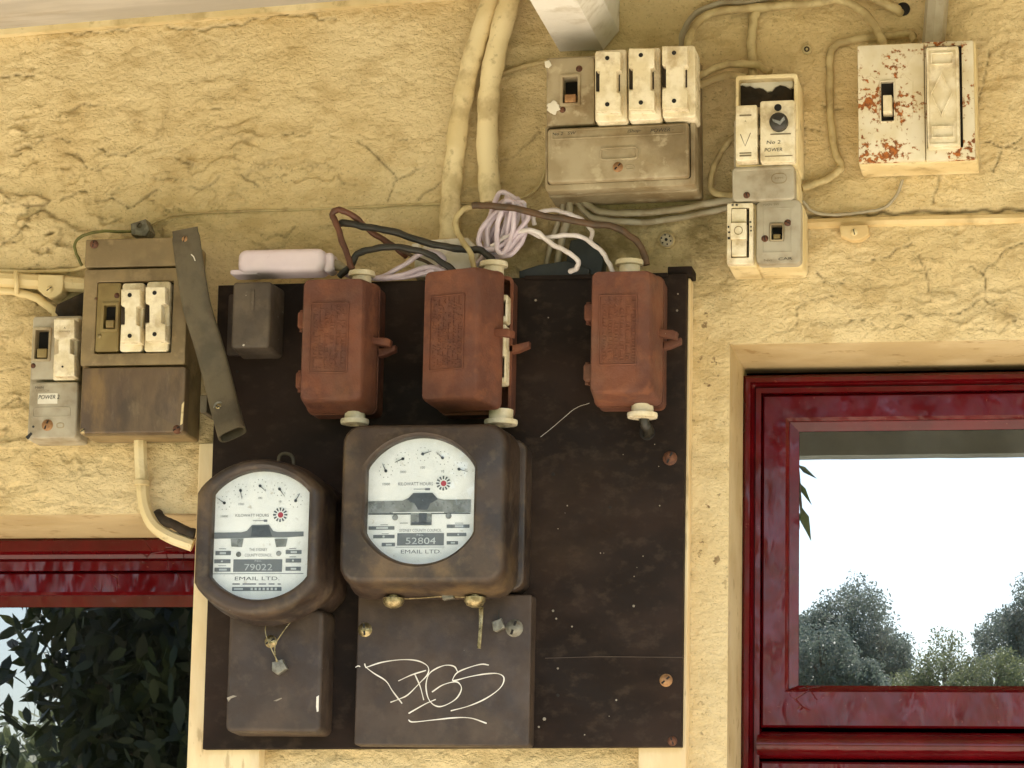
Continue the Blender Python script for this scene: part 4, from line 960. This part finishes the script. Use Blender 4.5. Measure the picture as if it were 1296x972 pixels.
D.frame('oval_emblem', 'grey_case', (976, 219, 996, 232), (976.8, 219.8, 995.2, 231.2), f+.0035, f+.0045, 7, 6.4, .1, parent=lid); D.text('lettering', 'grey_case', 'HPM', 986, 225.5, f+.004, 3, 10, parent=lid)
D.box('inner_step', 'grey_plastic', 931, 212, 1001, 215, f, f+.0046, 1, .3, parent=lid)
D = Dev('rocker_switch', 'narrow white plate with three stacked rockers, beside the grey toggle switch', 'switch', 937, 337, 0, 0)
f = .064
D.box('mounting_block', 'cream_paint', 922, 258, 958, 338, .002, f-.010, 3, 2)
fr = D.frame('plate', 'porcelain', (920, 257, 953, 334), (925.5, 263, 948, 326), f-.0105, f, 1.5, 1, 1, well=f-.009)
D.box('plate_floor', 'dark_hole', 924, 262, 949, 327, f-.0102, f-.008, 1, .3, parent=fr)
for y0, y1, h in ((264, 281, .001), (281.5, 302, .005), (302.5, 324, .0015)): r1 = D.box('rocker', 'porcelain', 926 if h < .004 else 924.5, y0, 944.5, y1, f-.009, f+h, 1.2, 1)
D.frame('ring_mark', 'olive_plate', (929, 286, 940, 297), (929.8, 286.8, 939.2, 296.2), f+.004, f+.0054, 6, 5, .1, parent=r1)
D.rects('marker_dots', 'marker_ink', [(926, 258.5, 928.5, 260.5), (931, 258.3, 934, 260.5), (921, 286, 923, 288.5), (921.5, 293, 924, 295), (921, 300, 924, 303), (948.5, 280, 951, 282), (949.5, 286, 951.5, 288), (949.5, 291, 951.5, 293)], f, fr)
D = Dev('toggle_switch', 'grey toggle switch with two rusty screws beside the white rocker plate', 'switch', 986, 337, 0, 0)
f = .06
D.box('mounting_block', 'cream_paint', 958, 258, 1017, 339, .002, f-.014, 5, 3)
lid = D.frame('cover', 'grey_plastic', (957, 253, 1014, 334), (974.5, 282.5, 991.5, 304.5), f-.0145, f, 7, 1, 2.5)
D.frame('inner_border', 'grey_plastic', (965, 263, 1002, 320), (966.2, 264.2, 1000.8, 318.8), f-.001, f+.0005, 1, .8, .2, parent=lid)
switch(D, 976, 284, 990, 303, f, 'grey_case', 'olive_plate', 295, 303, .011, 1.6, .001, lid)
for x, y in ((997, 282), (968, 302)): D.screw('screw', 'rusty_screw', x, y, f, 4.4)
D.text('lettering', 'faded_ink', 'MAIN SW', 976, 258.8, f, 3, 20, 2, lid); D.text('lettering', 'marker_ink', 'CAR', 994, 327.5, f, 3.4, 17, 2, lid); D.text('lettering', 'faded_ink', 'No.', 973, 329.5, f, 3, 12, 2, lid)
# ---- rust-spotted white switch fuse
D = Dev('switch_fuse', 'white painted switch box speckled with orange rust and a diamond-marked fuse', 'switch box', 1160, 215, 0, -.6)
f = .052
D.box('back_box', 'cream_paint', 1086, 54, 1236, 207, .002, f-.006, 3, 1.5)
lp = D.frame('switch_plate', 'rusty_white', (1086, 56, 1170, 204), (1113.5, 101.5, 1132.5, 154.5), f-.0062, f+.001, 2, 1, 1.2)
mb = MB(); o_, i_ = rrect(*D.q(1171, 52, 1233, 202, f), 2*S), rrect(*D.q(1172.5, 58, 1218, 187, f), 1*S); mb.ring(o_, i_, f-.0062-D.d, f-D.d, .8*S, f-.006-D.d); obj('fuse_surround', mb, 'rusty_white', D.e)
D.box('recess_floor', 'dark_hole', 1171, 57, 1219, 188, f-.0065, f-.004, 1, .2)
fu = D.frame('fuse_carrier', 'porcelain', (1173, 59, 1214, 185), (1176, 63, 1210, 181), f-.004, f+.012, 2, 1.5, 1.2)
D.box('carrier_face', 'porcelain', 1175, 62, 1211, 182, f-.002, f+.0105, 1.5, .4, parent=fu)
D.frame('grip_panel', 'porcelain', (1178, 66, 1206, 81), (1179.2, 67.2, 1204.8, 79.8), f+.01, f+.013, 1.5, 1, .4, parent=fu)
D.frame('grip_panel', 'porcelain', (1179, 159, 1207, 174), (1180.2, 160.2, 1205.8, 172.8), f+.01, f+.013, 1.5, 1, .4, parent=fu)
mb = MB(); dp = [D.L(x, y, f+.0105) for x, y in ((1191.5, 91), (1205, 119), (1191.5, 148), (1178, 119))][::-1]; mb.ring(dp, off(dp, 1.2*S), f+.0095-D.d, f+.0122-D.d, .0003); obj('diamond_mark', mb, 'porcelain', fu)
switch(D, 1115, 103, 1131, 153, f+.001, 'rusty_white', 'porcelain', 119, 143, .0062, 1.6, .008, lp)
zz = lambda a, b: (1075+a/5.114, 40+b/5.114)
D.tube('scalloped_edge', 'rusty_white', [(*zz(a, b), f+.001) for a, b in ((85, 330), (105, 312), (140, 290), (165, 310), (200, 318), (300, 312), (330, 292), (350, 280), (375, 305), (400, 318))], .7, lp, 3)
D.tube('scalloped_edge', 'rusty_white', [(*zz(a, b), f+.001) for a, b in ((410, 320), (408, 420), (410, 500), (405, 570))], .6, lp, 3)
# ---- flattened metal strap
def strap():
    path = [((234, 290, .085), 17), ((238, 320, .085), 18.5), ((244, 360, .082), 18.5), ((251, 395, .08), 18.5), ((262, 430, .078), 18.5), ((273, 470, .077), 18.5), ((283, 510, .082), 18.5), ((294, 550, .098), 18.5)]
    p = [P(*a) for a, _ in path]; p = smooth(p, 5); n = 28; mb = MB(); L = []
    for i, q in enumerate(p):
        t = (p[min(i+1, len(p)-1)]-p[max(i-1, 0)]).normalized(); side = t.cross(Vector((0, 1, 0))).normalized(); nrm = side.cross(t)
        fl = min(1, .35+i/12) ; w_ = 18.3*S*(.92 if i < 2 else 1); h_ = (5+4.5*i/len(p))*S*fl
        L.append([tuple(q+side*w_*math.copysign(abs(math.cos(a))**.55, math.cos(a))+nrm*h_*math.copysign(abs(math.sin(a))**.8, math.sin(a))) for a in (2*math.pi*k/n for k in range(n))])
    t = (p[-1]-p[-3]).normalized(); c = p[-1]
    inner = [[tuple(c+(Vector(v)-c)*.86) for v in L[-1]]]; inner.append([tuple(Vector(v)-t*.03) for v in inner[0]])
    mb.loft(L+inner, True, True)
    D = Dev('metal_strap', 'slanted flattened grey metal tube fixed beside the brown fuse box', 'metal strap', 245, 560, 0)
    loc = D.loc; m2 = MB(); m2.v = [tuple(Vector(v)-loc) for v in mb.v]; m2.f = mb.f
    o = obj('tube', m2, 'steel_strap', D.e, 50)
    u = D.L3(277, 515, .081); obj('end_cavity', MB().loft([[tuple(Vector(v)-loc-t*.02) for v in inner[0]], [tuple(Vector(v)-loc-t*.021) for v in inner[0]]]), 'dark_hole', D.e)
    for x, y, m_ in ((234, 303, 'copper_screw'), (277, 515, 'brass_screw')):
        d_ = .0865 if y < 400 else .0895
        D.disc('washer', 'lead_seal', x, y, d_-.003, d_, 7.5); D.screw('rivet', m_, x, y, d_, 4.6)
    D.tube('white_scratch', 'white_scratch', [(242, 322, .0885), (245, 325, .0885), (247, 330, .0885)], .7, o)
    D.box('clip', 'steel_strap', 253, 500, 262, 522, .03, .072, 2, 1)
strap()

# ================================================================== conduits and cables
W = wire
W('conduit_pipe', 'thick cream painted conduit running behind the white junction box', 'pipe', 'cream_paint', [(640, -60, .02), (622, 0, .018), (602, 60, .016), (589, 110, .014), (580, 160, .013), (574, 215, .012), (570, 262, .012), (568, 305, .012)], 13, 'pair of thick cream conduits', n=18)
W('conduit_pipe', 'thick cream painted conduit ending above the coil of lilac cable', 'pipe', 'cream_paint', [(662, -60, .026), (645, 0, .024), (629, 60, .02), (620, 110, .016), (617, 160, .014), (618, 215, .012), (621, 257, .011)], 14, 'pair of thick cream conduits', n=18)
for px, py in ((570, 262), (621, 254)):
    pass
W('thin_wire', 'thin painted wire running level behind the thick cream conduits', 'wire', 'tan_cable', [(176, 291, .006), (205, 278, .004), (232, 271, .002), (330, 267, .0015), (440, 263, .0015), (560, 258, .0015), (620, 256, .003), (660, 250, .002), (682, 236, .002), (690, 215, .002)], 1.7)
W('thin_wire', 'thin painted wire between thick cream conduit and grey three fuse box', 'wire', 'tan_cable', [(632, 93, .003), (650, 88, .003), (670, 82, .004), (694, 77, .006)], 3)
D = Dev('conduit', 'cream painted conduit with a saddle clip, left of the brown fuse box', 'pipe', 50, 356, 0)
D.tube('pipe', 'cream_paint', [(-60, 352, .008), (0, 354, .008), (50, 357, .008), (112, 361, .008)], 10, sub=3)
D.poly('saddle', 'cream_paint', ((48, 347), (80, 348), (80, 362), (78, 370), (70, 376), (62, 377), (54, 373), (47, 366)), .001, .018, 2); D.screw('screw', 'cream_paint', 63, 366, .018, 5)
D.tube('strap_clip', 'cream_paint', [(20, 344, .012), (21, 355, .018), (21, 372, .012)], 3.4)
W('lower_cable', 'thin cream cable sagging below the conduit into the small grey fuse switch', 'cable', 'cream_paint', [(-60, 366, .006), (0, 368, .006), (28, 371, .006), (48, 379, .008), (66, 391, .012), (72, 402, .014)], 5.5)
W('upper_cable', 'thin cream cable lying along the top of the left conduit', 'cable', 'cream_paint', [(-60, 342, .003), (0, 343, .003), (60, 344, .003), (95, 341, .004), (110, 336, .012)], 2.6)
tag(obj('cable_packing', MB().prism([tuple(P(x, y, .02)[i] for i in (0, 2)) for x, y in ((108, 366), (70, 384), (66, 396), (76, 405), (106, 398))], .001, .018, .004), 'grime'), 'dark dirty putty packed between conduit end and brown fuse box', 'putty')
D = Dev('drop_conduit', 'cream painted pipe bending down from the brown fuse box toward the window', 'pipe', 180, 566, 0)
D.tube('pipe', 'cream_paint', [(177, 548, .014), (178, 580, .012), (180, 612, .011), (183, 640, .010), (194, 664, .009), (215, 679, .008), (244, 690, .005)], 8.5)
u, v = D.L(180, 611, .011); obj('collar', MB().lathe((u, -(.011), v), (.03, 0, 1), ((-.003, 9*S), (-.002, 10.5*S), (.002, 10.5*S), (.003, 9*S)), 16), 'cream_paint', D.e)
W('broken_cable', 'stub of dark cable in a hole beside the bent cream pipe', 'cable', 'grime', [(198, 650, .002), (210, 660, .008), (228, 668, .009), (246, 676, .008)], 6.5)
D = Dev('conduit', 'cream painted conduit with saddle clip above the red framed window', 'pipe', 1080, 292, 0)
D.tube('pipe', 'conduit_wall', [(1008, 284, -.001), (1080, 281.5, -.001), (1180, 279, -.001), (1296, 277, -.001), (1400, 275, -.001), (1500, 273, -.001)], 7, sub=3)
D.poly('saddle', 'conduit_wall', ((1062, 285), (1098, 284), (1100, 296), (1090, 303), (1078, 304), (1064, 298)), .001, .013, 2); D.screw('screw', 'cream_paint', 1081, 294, .013, 4.5)
D = Dev('riser_conduit', 'grey vertical conduit dropping into the rust speckled switch box', 'pipe', 1182, 54, 0)
D.tube('pipe', 'conduit_grey', [(1190, -70, .018), (1186, 0, .018), (1181, 60, .018)], 14.5, sub=4)
W('grey_cable', 'cream cable arching from grey three fuse box to the rust speckled switch box', 'cable', 'tan_cable', [(870, 62, .03), (876, 38, .022), (893, 20, .014), (930, 12, .008), (985, 8, .008), (1030, 4, .008), (1062, 0, .009), (1090, 13, .012), (1108, 34, .02), (1120, 60, .03)], 5.4)
W('grey_cable', 'darker thin cable hugging the outside of the arching cream cable', 'cable', 'conduit_grey', [(862, 62, .02), (866, 38, .012), (882, 16, .007), (915, 4, .005), (950, 2, .005), (985, -8, .005), (1000, -40, .005)], 4)
W('grey_cable', 'flat cream cable dropping from the arching cable behind the open fuse box', 'cable', 'tan_cable', [(957, 14, .004), (952, 35, .005), (951, 60, .006), (953, 86, .01), (955, 100, .02)], 6)
W('grey_cable', 'upper one of two bowed cables between the grey three fuse box and open fuse box', 'cable', 'tan_cable', [(882, 98, .02), (905, 86, .018), (930, 81, .018), (955, 82, .02), (975, 92, .024)], 5)
W('grey_cable', 'lower one of two bowed cables between the grey three fuse box and open fuse box', 'cable', 'tan_cable', [(880, 110, .02), (905, 100, .02), (925, 95, .022), (945, 98, .026)], 5)
W('grey_cable', 'short cable passing into a hole in the wall above the rust speckled switch box', 'cable', 'tan_cable', [(1060, -50, .006), (1085, -14, .006), (1112, 0, .01), (1132, 11, .008), (1143, 18, -.004)], 6)
tag(obj('wall_hole', MB().disc(P(1143, 12, 0).x, P(1143, 12, 0).z, .0005, .0022, 9*S, .0008, 16), 'dark_hole'), 'dark round hole in the wall where a short cable enters', 'hole')
W('grey_cable', 'cream cable running down the wall left of the rust speckled switch box', 'cable', 'tan_cable', [(1158, 52, .012), (1150, 43, .008), (1120, 46, .006), (1075, 51, .005), (1055, 60, .005), (1050, 85, .005), (1051, 140, .005), (1055, 185, .005), (1064, 208, .005), (1060, 218, .006), (1040, 229, .006), (1014, 239, .012)], 5)
W('grey_cable', 'cream cable looping out left of the open fuse box to the cover plate', 'cable', 'tan_cable', [(934, 168, .02), (918, 185, .016), (904, 210, .014), (899, 232, .014), (907, 245, .016), (932, 247, .024)], 4)
W('grey_cable', 'upper grey cable curving under the grey three fuse box', 'cable', 'conduit_grey', [(735, 244, .02), (742, 258, .014), (760, 267, .012), (800, 270, .012), (860, 264, .012), (905, 256, .014), (935, 250, .024)], 4.4)
W('grey_cable', 'lower grey cable curving under the grey three fuse box', 'cable', 'conduit_grey', [(728, 244, .016), (738, 266, .01), (760, 277, .008), (810, 281, .008), (870, 274, .008), (915, 264, .01), (940, 258, .02)], 4)
W('grey_cable', 'dirty cable dropping behind the meter board from the grey three fuse box', 'cable', 'conduit_grey', [(722, 242, .02), (720, 268, .012), (712, 300, .01), (704, 340, .012), (700, 365, .012)], 4.6)
W('grey_cable', 'slanting dirty cable from grey three fuse box behind the dark green plastic', 'cable', 'conduit_grey', [(712, 242, .018), (712, 262, .01), (700, 300, .008), (690, 340, .01), (688, 365, .01)], 3.4)
W('thin_wire', 'thin dark wire drooping under the grey toggle switch conduit end', 'wire', 'conduit_grey', [(1016, 254, .006), (1026, 266, .004), (1050, 272, .004), (1078, 270, .005), (1096, 268, .004), (1120, 262, .004), (1134, 248, .004), (1142, 228, .004)], 2)
W('earth_wire', 'thin green wire looping over the top left of the brown fuse box', 'wire', 'green_wire', [(104, 336, .02), (96, 320, .024), (96, 306, .026), (108, 297, .026), (130, 293, .024), (160, 293, .018), (172, 292, .012)], 2)
D = Dev('wire_clamp', 'small grey metal wire clamp above the brown fuse box', 'clamp', 176, 300, 0)
D.poly('block', 'lead_seal', ((165, 283), (184, 277), (189, 291), (184, 299), (166, 297)), .002, .022, 1.5); D.screw('screw', 'steel_strap', 176, 285, .022, 4)
D = Dev('wall_rosette', 'small round cream insulator on the wall above the right rusty fuse box', 'insulator', 843, 304, 0)
D.disc('rim', 'tan_cable', 843, 303, .0005, .006, 11, b=2); D.disc('flange', 'conduit_grey', 843, 303, .004, .010, 8.5, b=2); D.disc('centre_hole', 'dark_hole', 843, 303, .009, .0104, 2, b=.1)
for k in range(6):
    t = k*math.pi/3+.3; D.disc('notch', 'dark_hole', 843+6*math.cos(t), 303+6*math.sin(t), .009, .0103, 1.1, b=.1)
D = Dev('wall_plug', 'small round fixing plug in the bare wall above the open fuse box', 'wall plug', 1021, 62, 0)
D.disc('rim', 'tan_cable', 1021, 62, .0003, .003, 6.5, b=1); D.disc('centre', 'grime', 1021, 62, .002, .0034, 3.6, b=.2); D.disc('pin', 'tan_cable', 1021, 62, .003, .0044, 1.6, b=.2)
# ---- loose wires along the board's top edge
W('loose_wire', 'rust brown wire bent sharply up out of the left rusty fuse box', 'wire', 'rust_cable', [(446, 340, .06), (440, 325, .06), (430, 295, .06), (421, 273, .06), (426, 266, .06), (438, 268, .058), (455, 280, .05), (475, 297, .046), (500, 313, .04), (515, 325, .03)], 4)
W('loose_wire', 'black wire from the bent brown wire across to the middle rusty fuse box', 'wire', 'black_cable', [(428, 283, .052), (440, 283, .054), (470, 288, .055), (510, 297, .055), (550, 310, .055), (585, 315, .055), (610, 318, .055), (626, 332, .058)], 4.6)
W('loose_wire', 'black wire arching between the tops of the left and middle rusty fuse boxes', 'wire', 'black_cable', [(430, 350, .05), (445, 335, .056), (452, 322, .06), (472, 315, .062), (505, 313, .062), (535, 319, .06), (560, 332, .055), (582, 350, .05)], 4.4)
W('loose_wire', 'thin dark wire slanting behind the black arching wire to the middle fuse box', 'wire', 'brown_cable', [(478, 299, .04), (510, 318, .04), (540, 332, .04), (568, 350, .04)], 2.2)
W('loose_wire', 'grey cream wire looping up from the middle rusty fuse box', 'wire', 'tan_cable', [(600, 340, .06), (597, 325, .06), (588, 308, .058), (577, 290, .055), (579, 273, .052), (592, 263, .05), (607, 262, .05)], 3.6)
W('loose_wire', 'long brown wire arching over the lilac coil to the right rusty fuse box', 'wire', 'brown_cable', [(598, 261, .066), (620, 260, .067), (660, 266, .068), (700, 275, .068), (740, 282, .066), (775, 287, .064), (800, 300, .062), (814, 318, .06), (818, 335, .06)], 4.4)
# white junction box lying behind the wires
D = Dev('junction_box', 'white plastic box lying on the board top behind black wires', 'box', 565, 346, 0)
bx = D.poly('body', 'white_plastic', ((524, 322), (545, 303), (592, 300), (608, 318), (603, 335), (578, 350), (524, 350)), .002, .03, 3)
D.box('terminal', 'white_plastic', 521, 308, 531, 320, .004, .036, 2, 1); D.box('terminal', 'white_plastic', 534, 312, 541, 322, .004, .036, 2, 1)
# dark green plastic wedge
D = Dev('plastic_wedge', 'dark green black plastic packing on the board top below the white wires', 'packing', 705, 346, 0)
D.poly('lower_piece', 'dark_plastic', ((657, 352), (657, 343), (682, 335), (716, 330), (746, 340), (746, 352)), .002, .03, 1.5)
D.poly('upper_piece', 'dark_plastic', ((712, 352), (716, 331), (722, 304), (740, 300), (757, 308), (764, 330), (760, 352)), .002, .022, 2)
# lilac adaptor
D = Dev('plug_adaptor', 'lilac white plastic adaptor lying on top of the small grey box', 'adaptor', 355, 350, 0)
q = D.q(299, 313, 411, 345, .062)
o = obj('body', MB().rbox(q, .036, .062, 11*S, 8*S, 1*S), 'lilac_plastic', D.e); D.box('foot', 'lilac_plastic', 291, 341, 326, 347, .034, .058, 2.5, 1.5)
D.box('end_cap', 'lilac_plastic', 409, 319, 422, 344, .038, .056, 6, 4); u = D.L3(420, 334, .047); obj('strain_relief', MB().lathe(u, (1, 0, -.35), ((-.004, 8*S), (.006, 7*S), (.014, 4*S), (.018, 3.4*S))), 'conduit_grey', D.e)
# lilac cable: strands and coil, one continuous cord
r_ = random.Random(5); pts = [(430, 340, .046), (445, 350, .042), (478, 352, .038), (510, 336, .042), (540, 318, .044), (562, 326, .044), (548, 342, .044), (505, 351, .042), (474, 353, .040), (508, 348, .046), (545, 338, .046), (568, 344, .046), (600, 338, .034)]
for k in range(9):
    cx, cy = 634+r_.uniform(-7, 7), 290+r_.uniform(-6, 5); hl, hw = r_.uniform(32, 50), r_.uniform(7, 24); an = R(r_.uniform(4, 55)); dd = .024+.0045*k
    for j in range(8):
        t = 2*math.pi*(j/8)+math.pi*.6
        a, b = hw*math.cos(t), hl*math.sin(t); pts.append((cx+a*math.cos(an)+b*math.sin(an)*.75, cy-b*math.cos(an)*.9+a*math.sin(an), dd+.004*math.sin(t)))
pts += [(640, 315, .05), (655, 300, .055), (668, 292, .056)]
W('coiled_cable', 'bundled coil of lilac white cable on top of the meter board', 'cable', 'lilac_cable', pts, 3.2, sub=6, n=8)
W('white_wire', 'loose white wire end hooking back above the board, left of its twin', 'wire', 'pale_cable', [(622, 312, .05), (645, 298, .054), (668, 291, .058), (684, 297, .058), (702, 311, .058), (722, 321, .058), (732, 332, .056), (729, 340, .05), (722, 344, .044)], 3.2)
W('white_wire', 'loose white wire curving down to the right rusty fuse box', 'wire', 'pale_cable', [(668, 292, .05), (685, 300, .052), (700, 300, .054), (720, 297, .056), (740, 302, .058), (758, 315, .06), (768, 328, .06), (776, 345, .058)], 3)
W('white_wire', 'loose white wire arching over the dark green packing', 'wire', 'pale_cable', [(676, 285, .03), (676, 274, .034), (684, 268, .04), (700, 266, .042), (722, 271, .044), (740, 281, .044), (749, 293, .044), (748, 304, .04)], 2.8)

W('cobweb_thread', 'fine pale cobweb thread between right rusty fuse box and square meter', 'cobweb', 'white_scratch', [(746, 510, .05), (728, 517, .046), (712, 530, .044), (698, 542, .042), (684, 553, .04)], .2, n=5)
# ================================================================== what the panes mirror
def foliage(n, c, rad, size, asp, rg, clumps=0, droop=0):
    """n leaf blades spread through clumps in a crown; returns verts, faces"""
    cl = rg.normal(size=(max(clumps, 1), 3)); cl /= np.linalg.norm(cl, axis=1)[:, None]; cl *= rg.uniform(.25, 1, (len(cl), 1))**.5
    k = rg.integers(0, len(cl), n); o = rg.normal(size=(n, 3)); o /= np.linalg.norm(o, axis=1)[:, None]; o *= rg.uniform(0, 1, (n, 1))**.4
    p = (cl[k]*.82+o*(.30 if clumps else 1))*np.array(rad)+np.array(c)
    a = rg.normal(size=(n, 3)); a[:, 2] -= droop; a /= np.linalg.norm(a, axis=1)[:, None]
    b = np.cross(a, rg.normal(size=(n, 3))); b /= np.linalg.norm(b, axis=1)[:, None]
    s_ = size*rg.uniform(.6, 1.3, (n, 1))
    v = np.stack([p-a*s_*.5, p+b*s_*asp*.42-a*s_*.22, p+b*s_*asp*.38+a*s_*.12, p+a*s_*.5, p-b*s_*asp*.38+a*s_*.12, p-b*s_*asp*.42-a*s_*.22], 1).reshape(-1, 3)
    return v, [tuple(6*i+j for j in range(6)) for i in range(n)]
def tree(label, base, top, crowns, n, size, asp, leaf, rg, clumps=14, droop=.3, trunk=.12, group=None):
    e = bpy.data.objects.new('garden_tree', None); col.objects.link(e); e.location = base; CENT[e.name] = np.array(base); tag(e, label, 'tree', group)
    mb = MB(); t0, t1 = Vector(base), Vector(top)
    path = smooth([t0, t0.lerp(t1, .3)+Vector((.1, 0, 0))*trunk*3, t0.lerp(t1, .7), t1], 5); mb.tube(path, [trunk*(1-.7*i/(len(path)-1)) for i in range(len(path))], 10)
    for c, r in crowns:
        for k in range(4):
            g = Vector(c)+Vector((rg.uniform(-.6, .6)*r[0], rg.uniform(-.6, .6)*r[1], rg.uniform(-.3, .5)*r[2])); s0 = t0.lerp(t1, rg.uniform(.55, .95))
            mb.tube(smooth([s0, s0.lerp(g, .5)+Vector((0, 0, .06)), g], 4), [trunk*.35*(1-.8*i/8) for i in range(9)], 6)
    obj('trunk', mb, 'bark', e)
    mv, mf = [], []
    for c, r in crowns:
        v, f_ = foliage(int(n/len(crowns)), c, r, size, asp, rg, clumps, droop); b_ = sum(map(len, mv)); mv.append(v); mf += [tuple(b_+i for i in q) for q in f_]
    m = MB(); m.v = np.concatenate(mv).tolist(); m.f = mf; obj('crown', m, leaf, e, fast=True)
    return e
rg = np.random.default_rng(3)
c = REF(130, 880, 6.0, GL_L)
tree('dense dark leafed tree mirrored in the left window', (c.x-.2, c.y-.2, 0), (c.x, c.y, 2.6), [((c.x+.49, c.y, c.z+.15), (.85, .9, .9)), ((c.x+.60, c.y-.9, c.z+.1), (.97, .9, 1.0)), ((c.x+.3, c.y-.3, c.z-.75), (.9, .8, .6))], 52000, .085, .36, 'leaf_dark', rg, 110, .8, .09)
c2 = REF(90, 915, 9.5, GL_L)
tree('sunlit yellow green shrub glimpsed behind the dark tree in the left window', (c2.x, c2.y, 0), (c2.x, c2.y, 1.6), [((c2.x, c2.y, c2.z-.6), (1.6, .8, .75))], 9000, .08, .4, 'leaf_pale', rg, 30, .3, .05)
for (px, py, dist, rx, rz_, n, lf, lb) in ((1078, 798, 95, 1.85, 2.0, 9000, 'leaf_grey', 'round crowned grey green tree mirrored at the lower left of the right window'),
                                      (1045, 838, 80, 1.5, 1.5, 5000, 'leaf_grey', 'low dark tree beside the round crowned tree in the right window'),
                                      (1196, 862, 90, 1.5, 1.5, 4500, 'leaf_pale', 'low pale leafed tree between the two taller mirrored trees'),
                                      (1325, 800, 90, 2.0, 2.0, 7000, 'leaf_grey', 'tall grey green tree mirrored at the right window edge'),
                                      (1262, 868, 85, 1.4, 1.2, 4500, 'leaf_pale', 'low pale leafed tree in front of the tall mirrored tree')):
    c = REF(px, py, dist, GL_R)
    tree(lb, (c.x, c.y, 0), (c.x, c.y, c.z+rz_*.3), [((c.x, c.y, c.z), (rx*.8, rx, rz_)), ((c.x+rx*.55, c.y, c.z-rz_*.45), (rx*.6, rx, rz_*.6)), ((c.x-rx*.6, c.y, c.z-rz_*.3), (rx*.55, rx, rz_*.7)), ((c.x+.3, c.y, c.z-rz_*1.1), (rx*1.2, rx, rz_*.9))], n*6, .105, .45, lf, rg, 60, .5, .22, 'trees across the garden')
# leafy twig hanging just outside the verandah, mirrored at the pane's left edge
D0 = bpy.data.objects.new('hanging_twig', None); col.objects.link(D0)
tp = REF(1004, 520, 2.4, GL_R); D0.location = tp; CENT[D0.name] = np.array(tp); tag(D0, 'drooping twig with long leaves mirrored at the right window pane edge', 'twig')
tw = [REF(1000, 430, 2.4, GL_R), REF(1005, 520, 2.4, GL_R), REF(1010, 590, 2.4, GL_R), REF(1014, 650, 2.42, GL_R)]
obj('stem', MB().tube(smooth(tw, 5), .0025, 6), 'bark', D0)
for (a, b, wd) in (((1009, 588), (1035, 606), 9), ((1011, 610), (1028, 640), 8), ((1013, 640), (1026, 686), 14), ((1010, 600), (992, 640), 10), ((1012, 650), (1000, 700), 10), ((1006, 540), (985, 570), 9), ((1006, 560), (1024, 570), 7)):
    p0, p1 = REF(*a, 2.4, GL_R), REF(*b, 2.44, GL_R); t = (p1-p0); s_ = t.cross(Vector((0, 1, .25))).normalized()*wd*.00125*.5; m = MB(); nn = Vector((0, -.004, 0))
    for sd_ in (0, 1):
        pass
    v = [p0, p0.lerp(p1, .35)+s_, p1, p0.lerp(p1, .35)-s_, p0.lerp(p1, .4)+nn]
    m.v = [tuple(q) for q in v]; m.f = [(0, 1, 4), (1, 2, 4), (2, 3, 4), (3, 0, 4)]; obj('leaf', m, 'leaf_dark', D0)
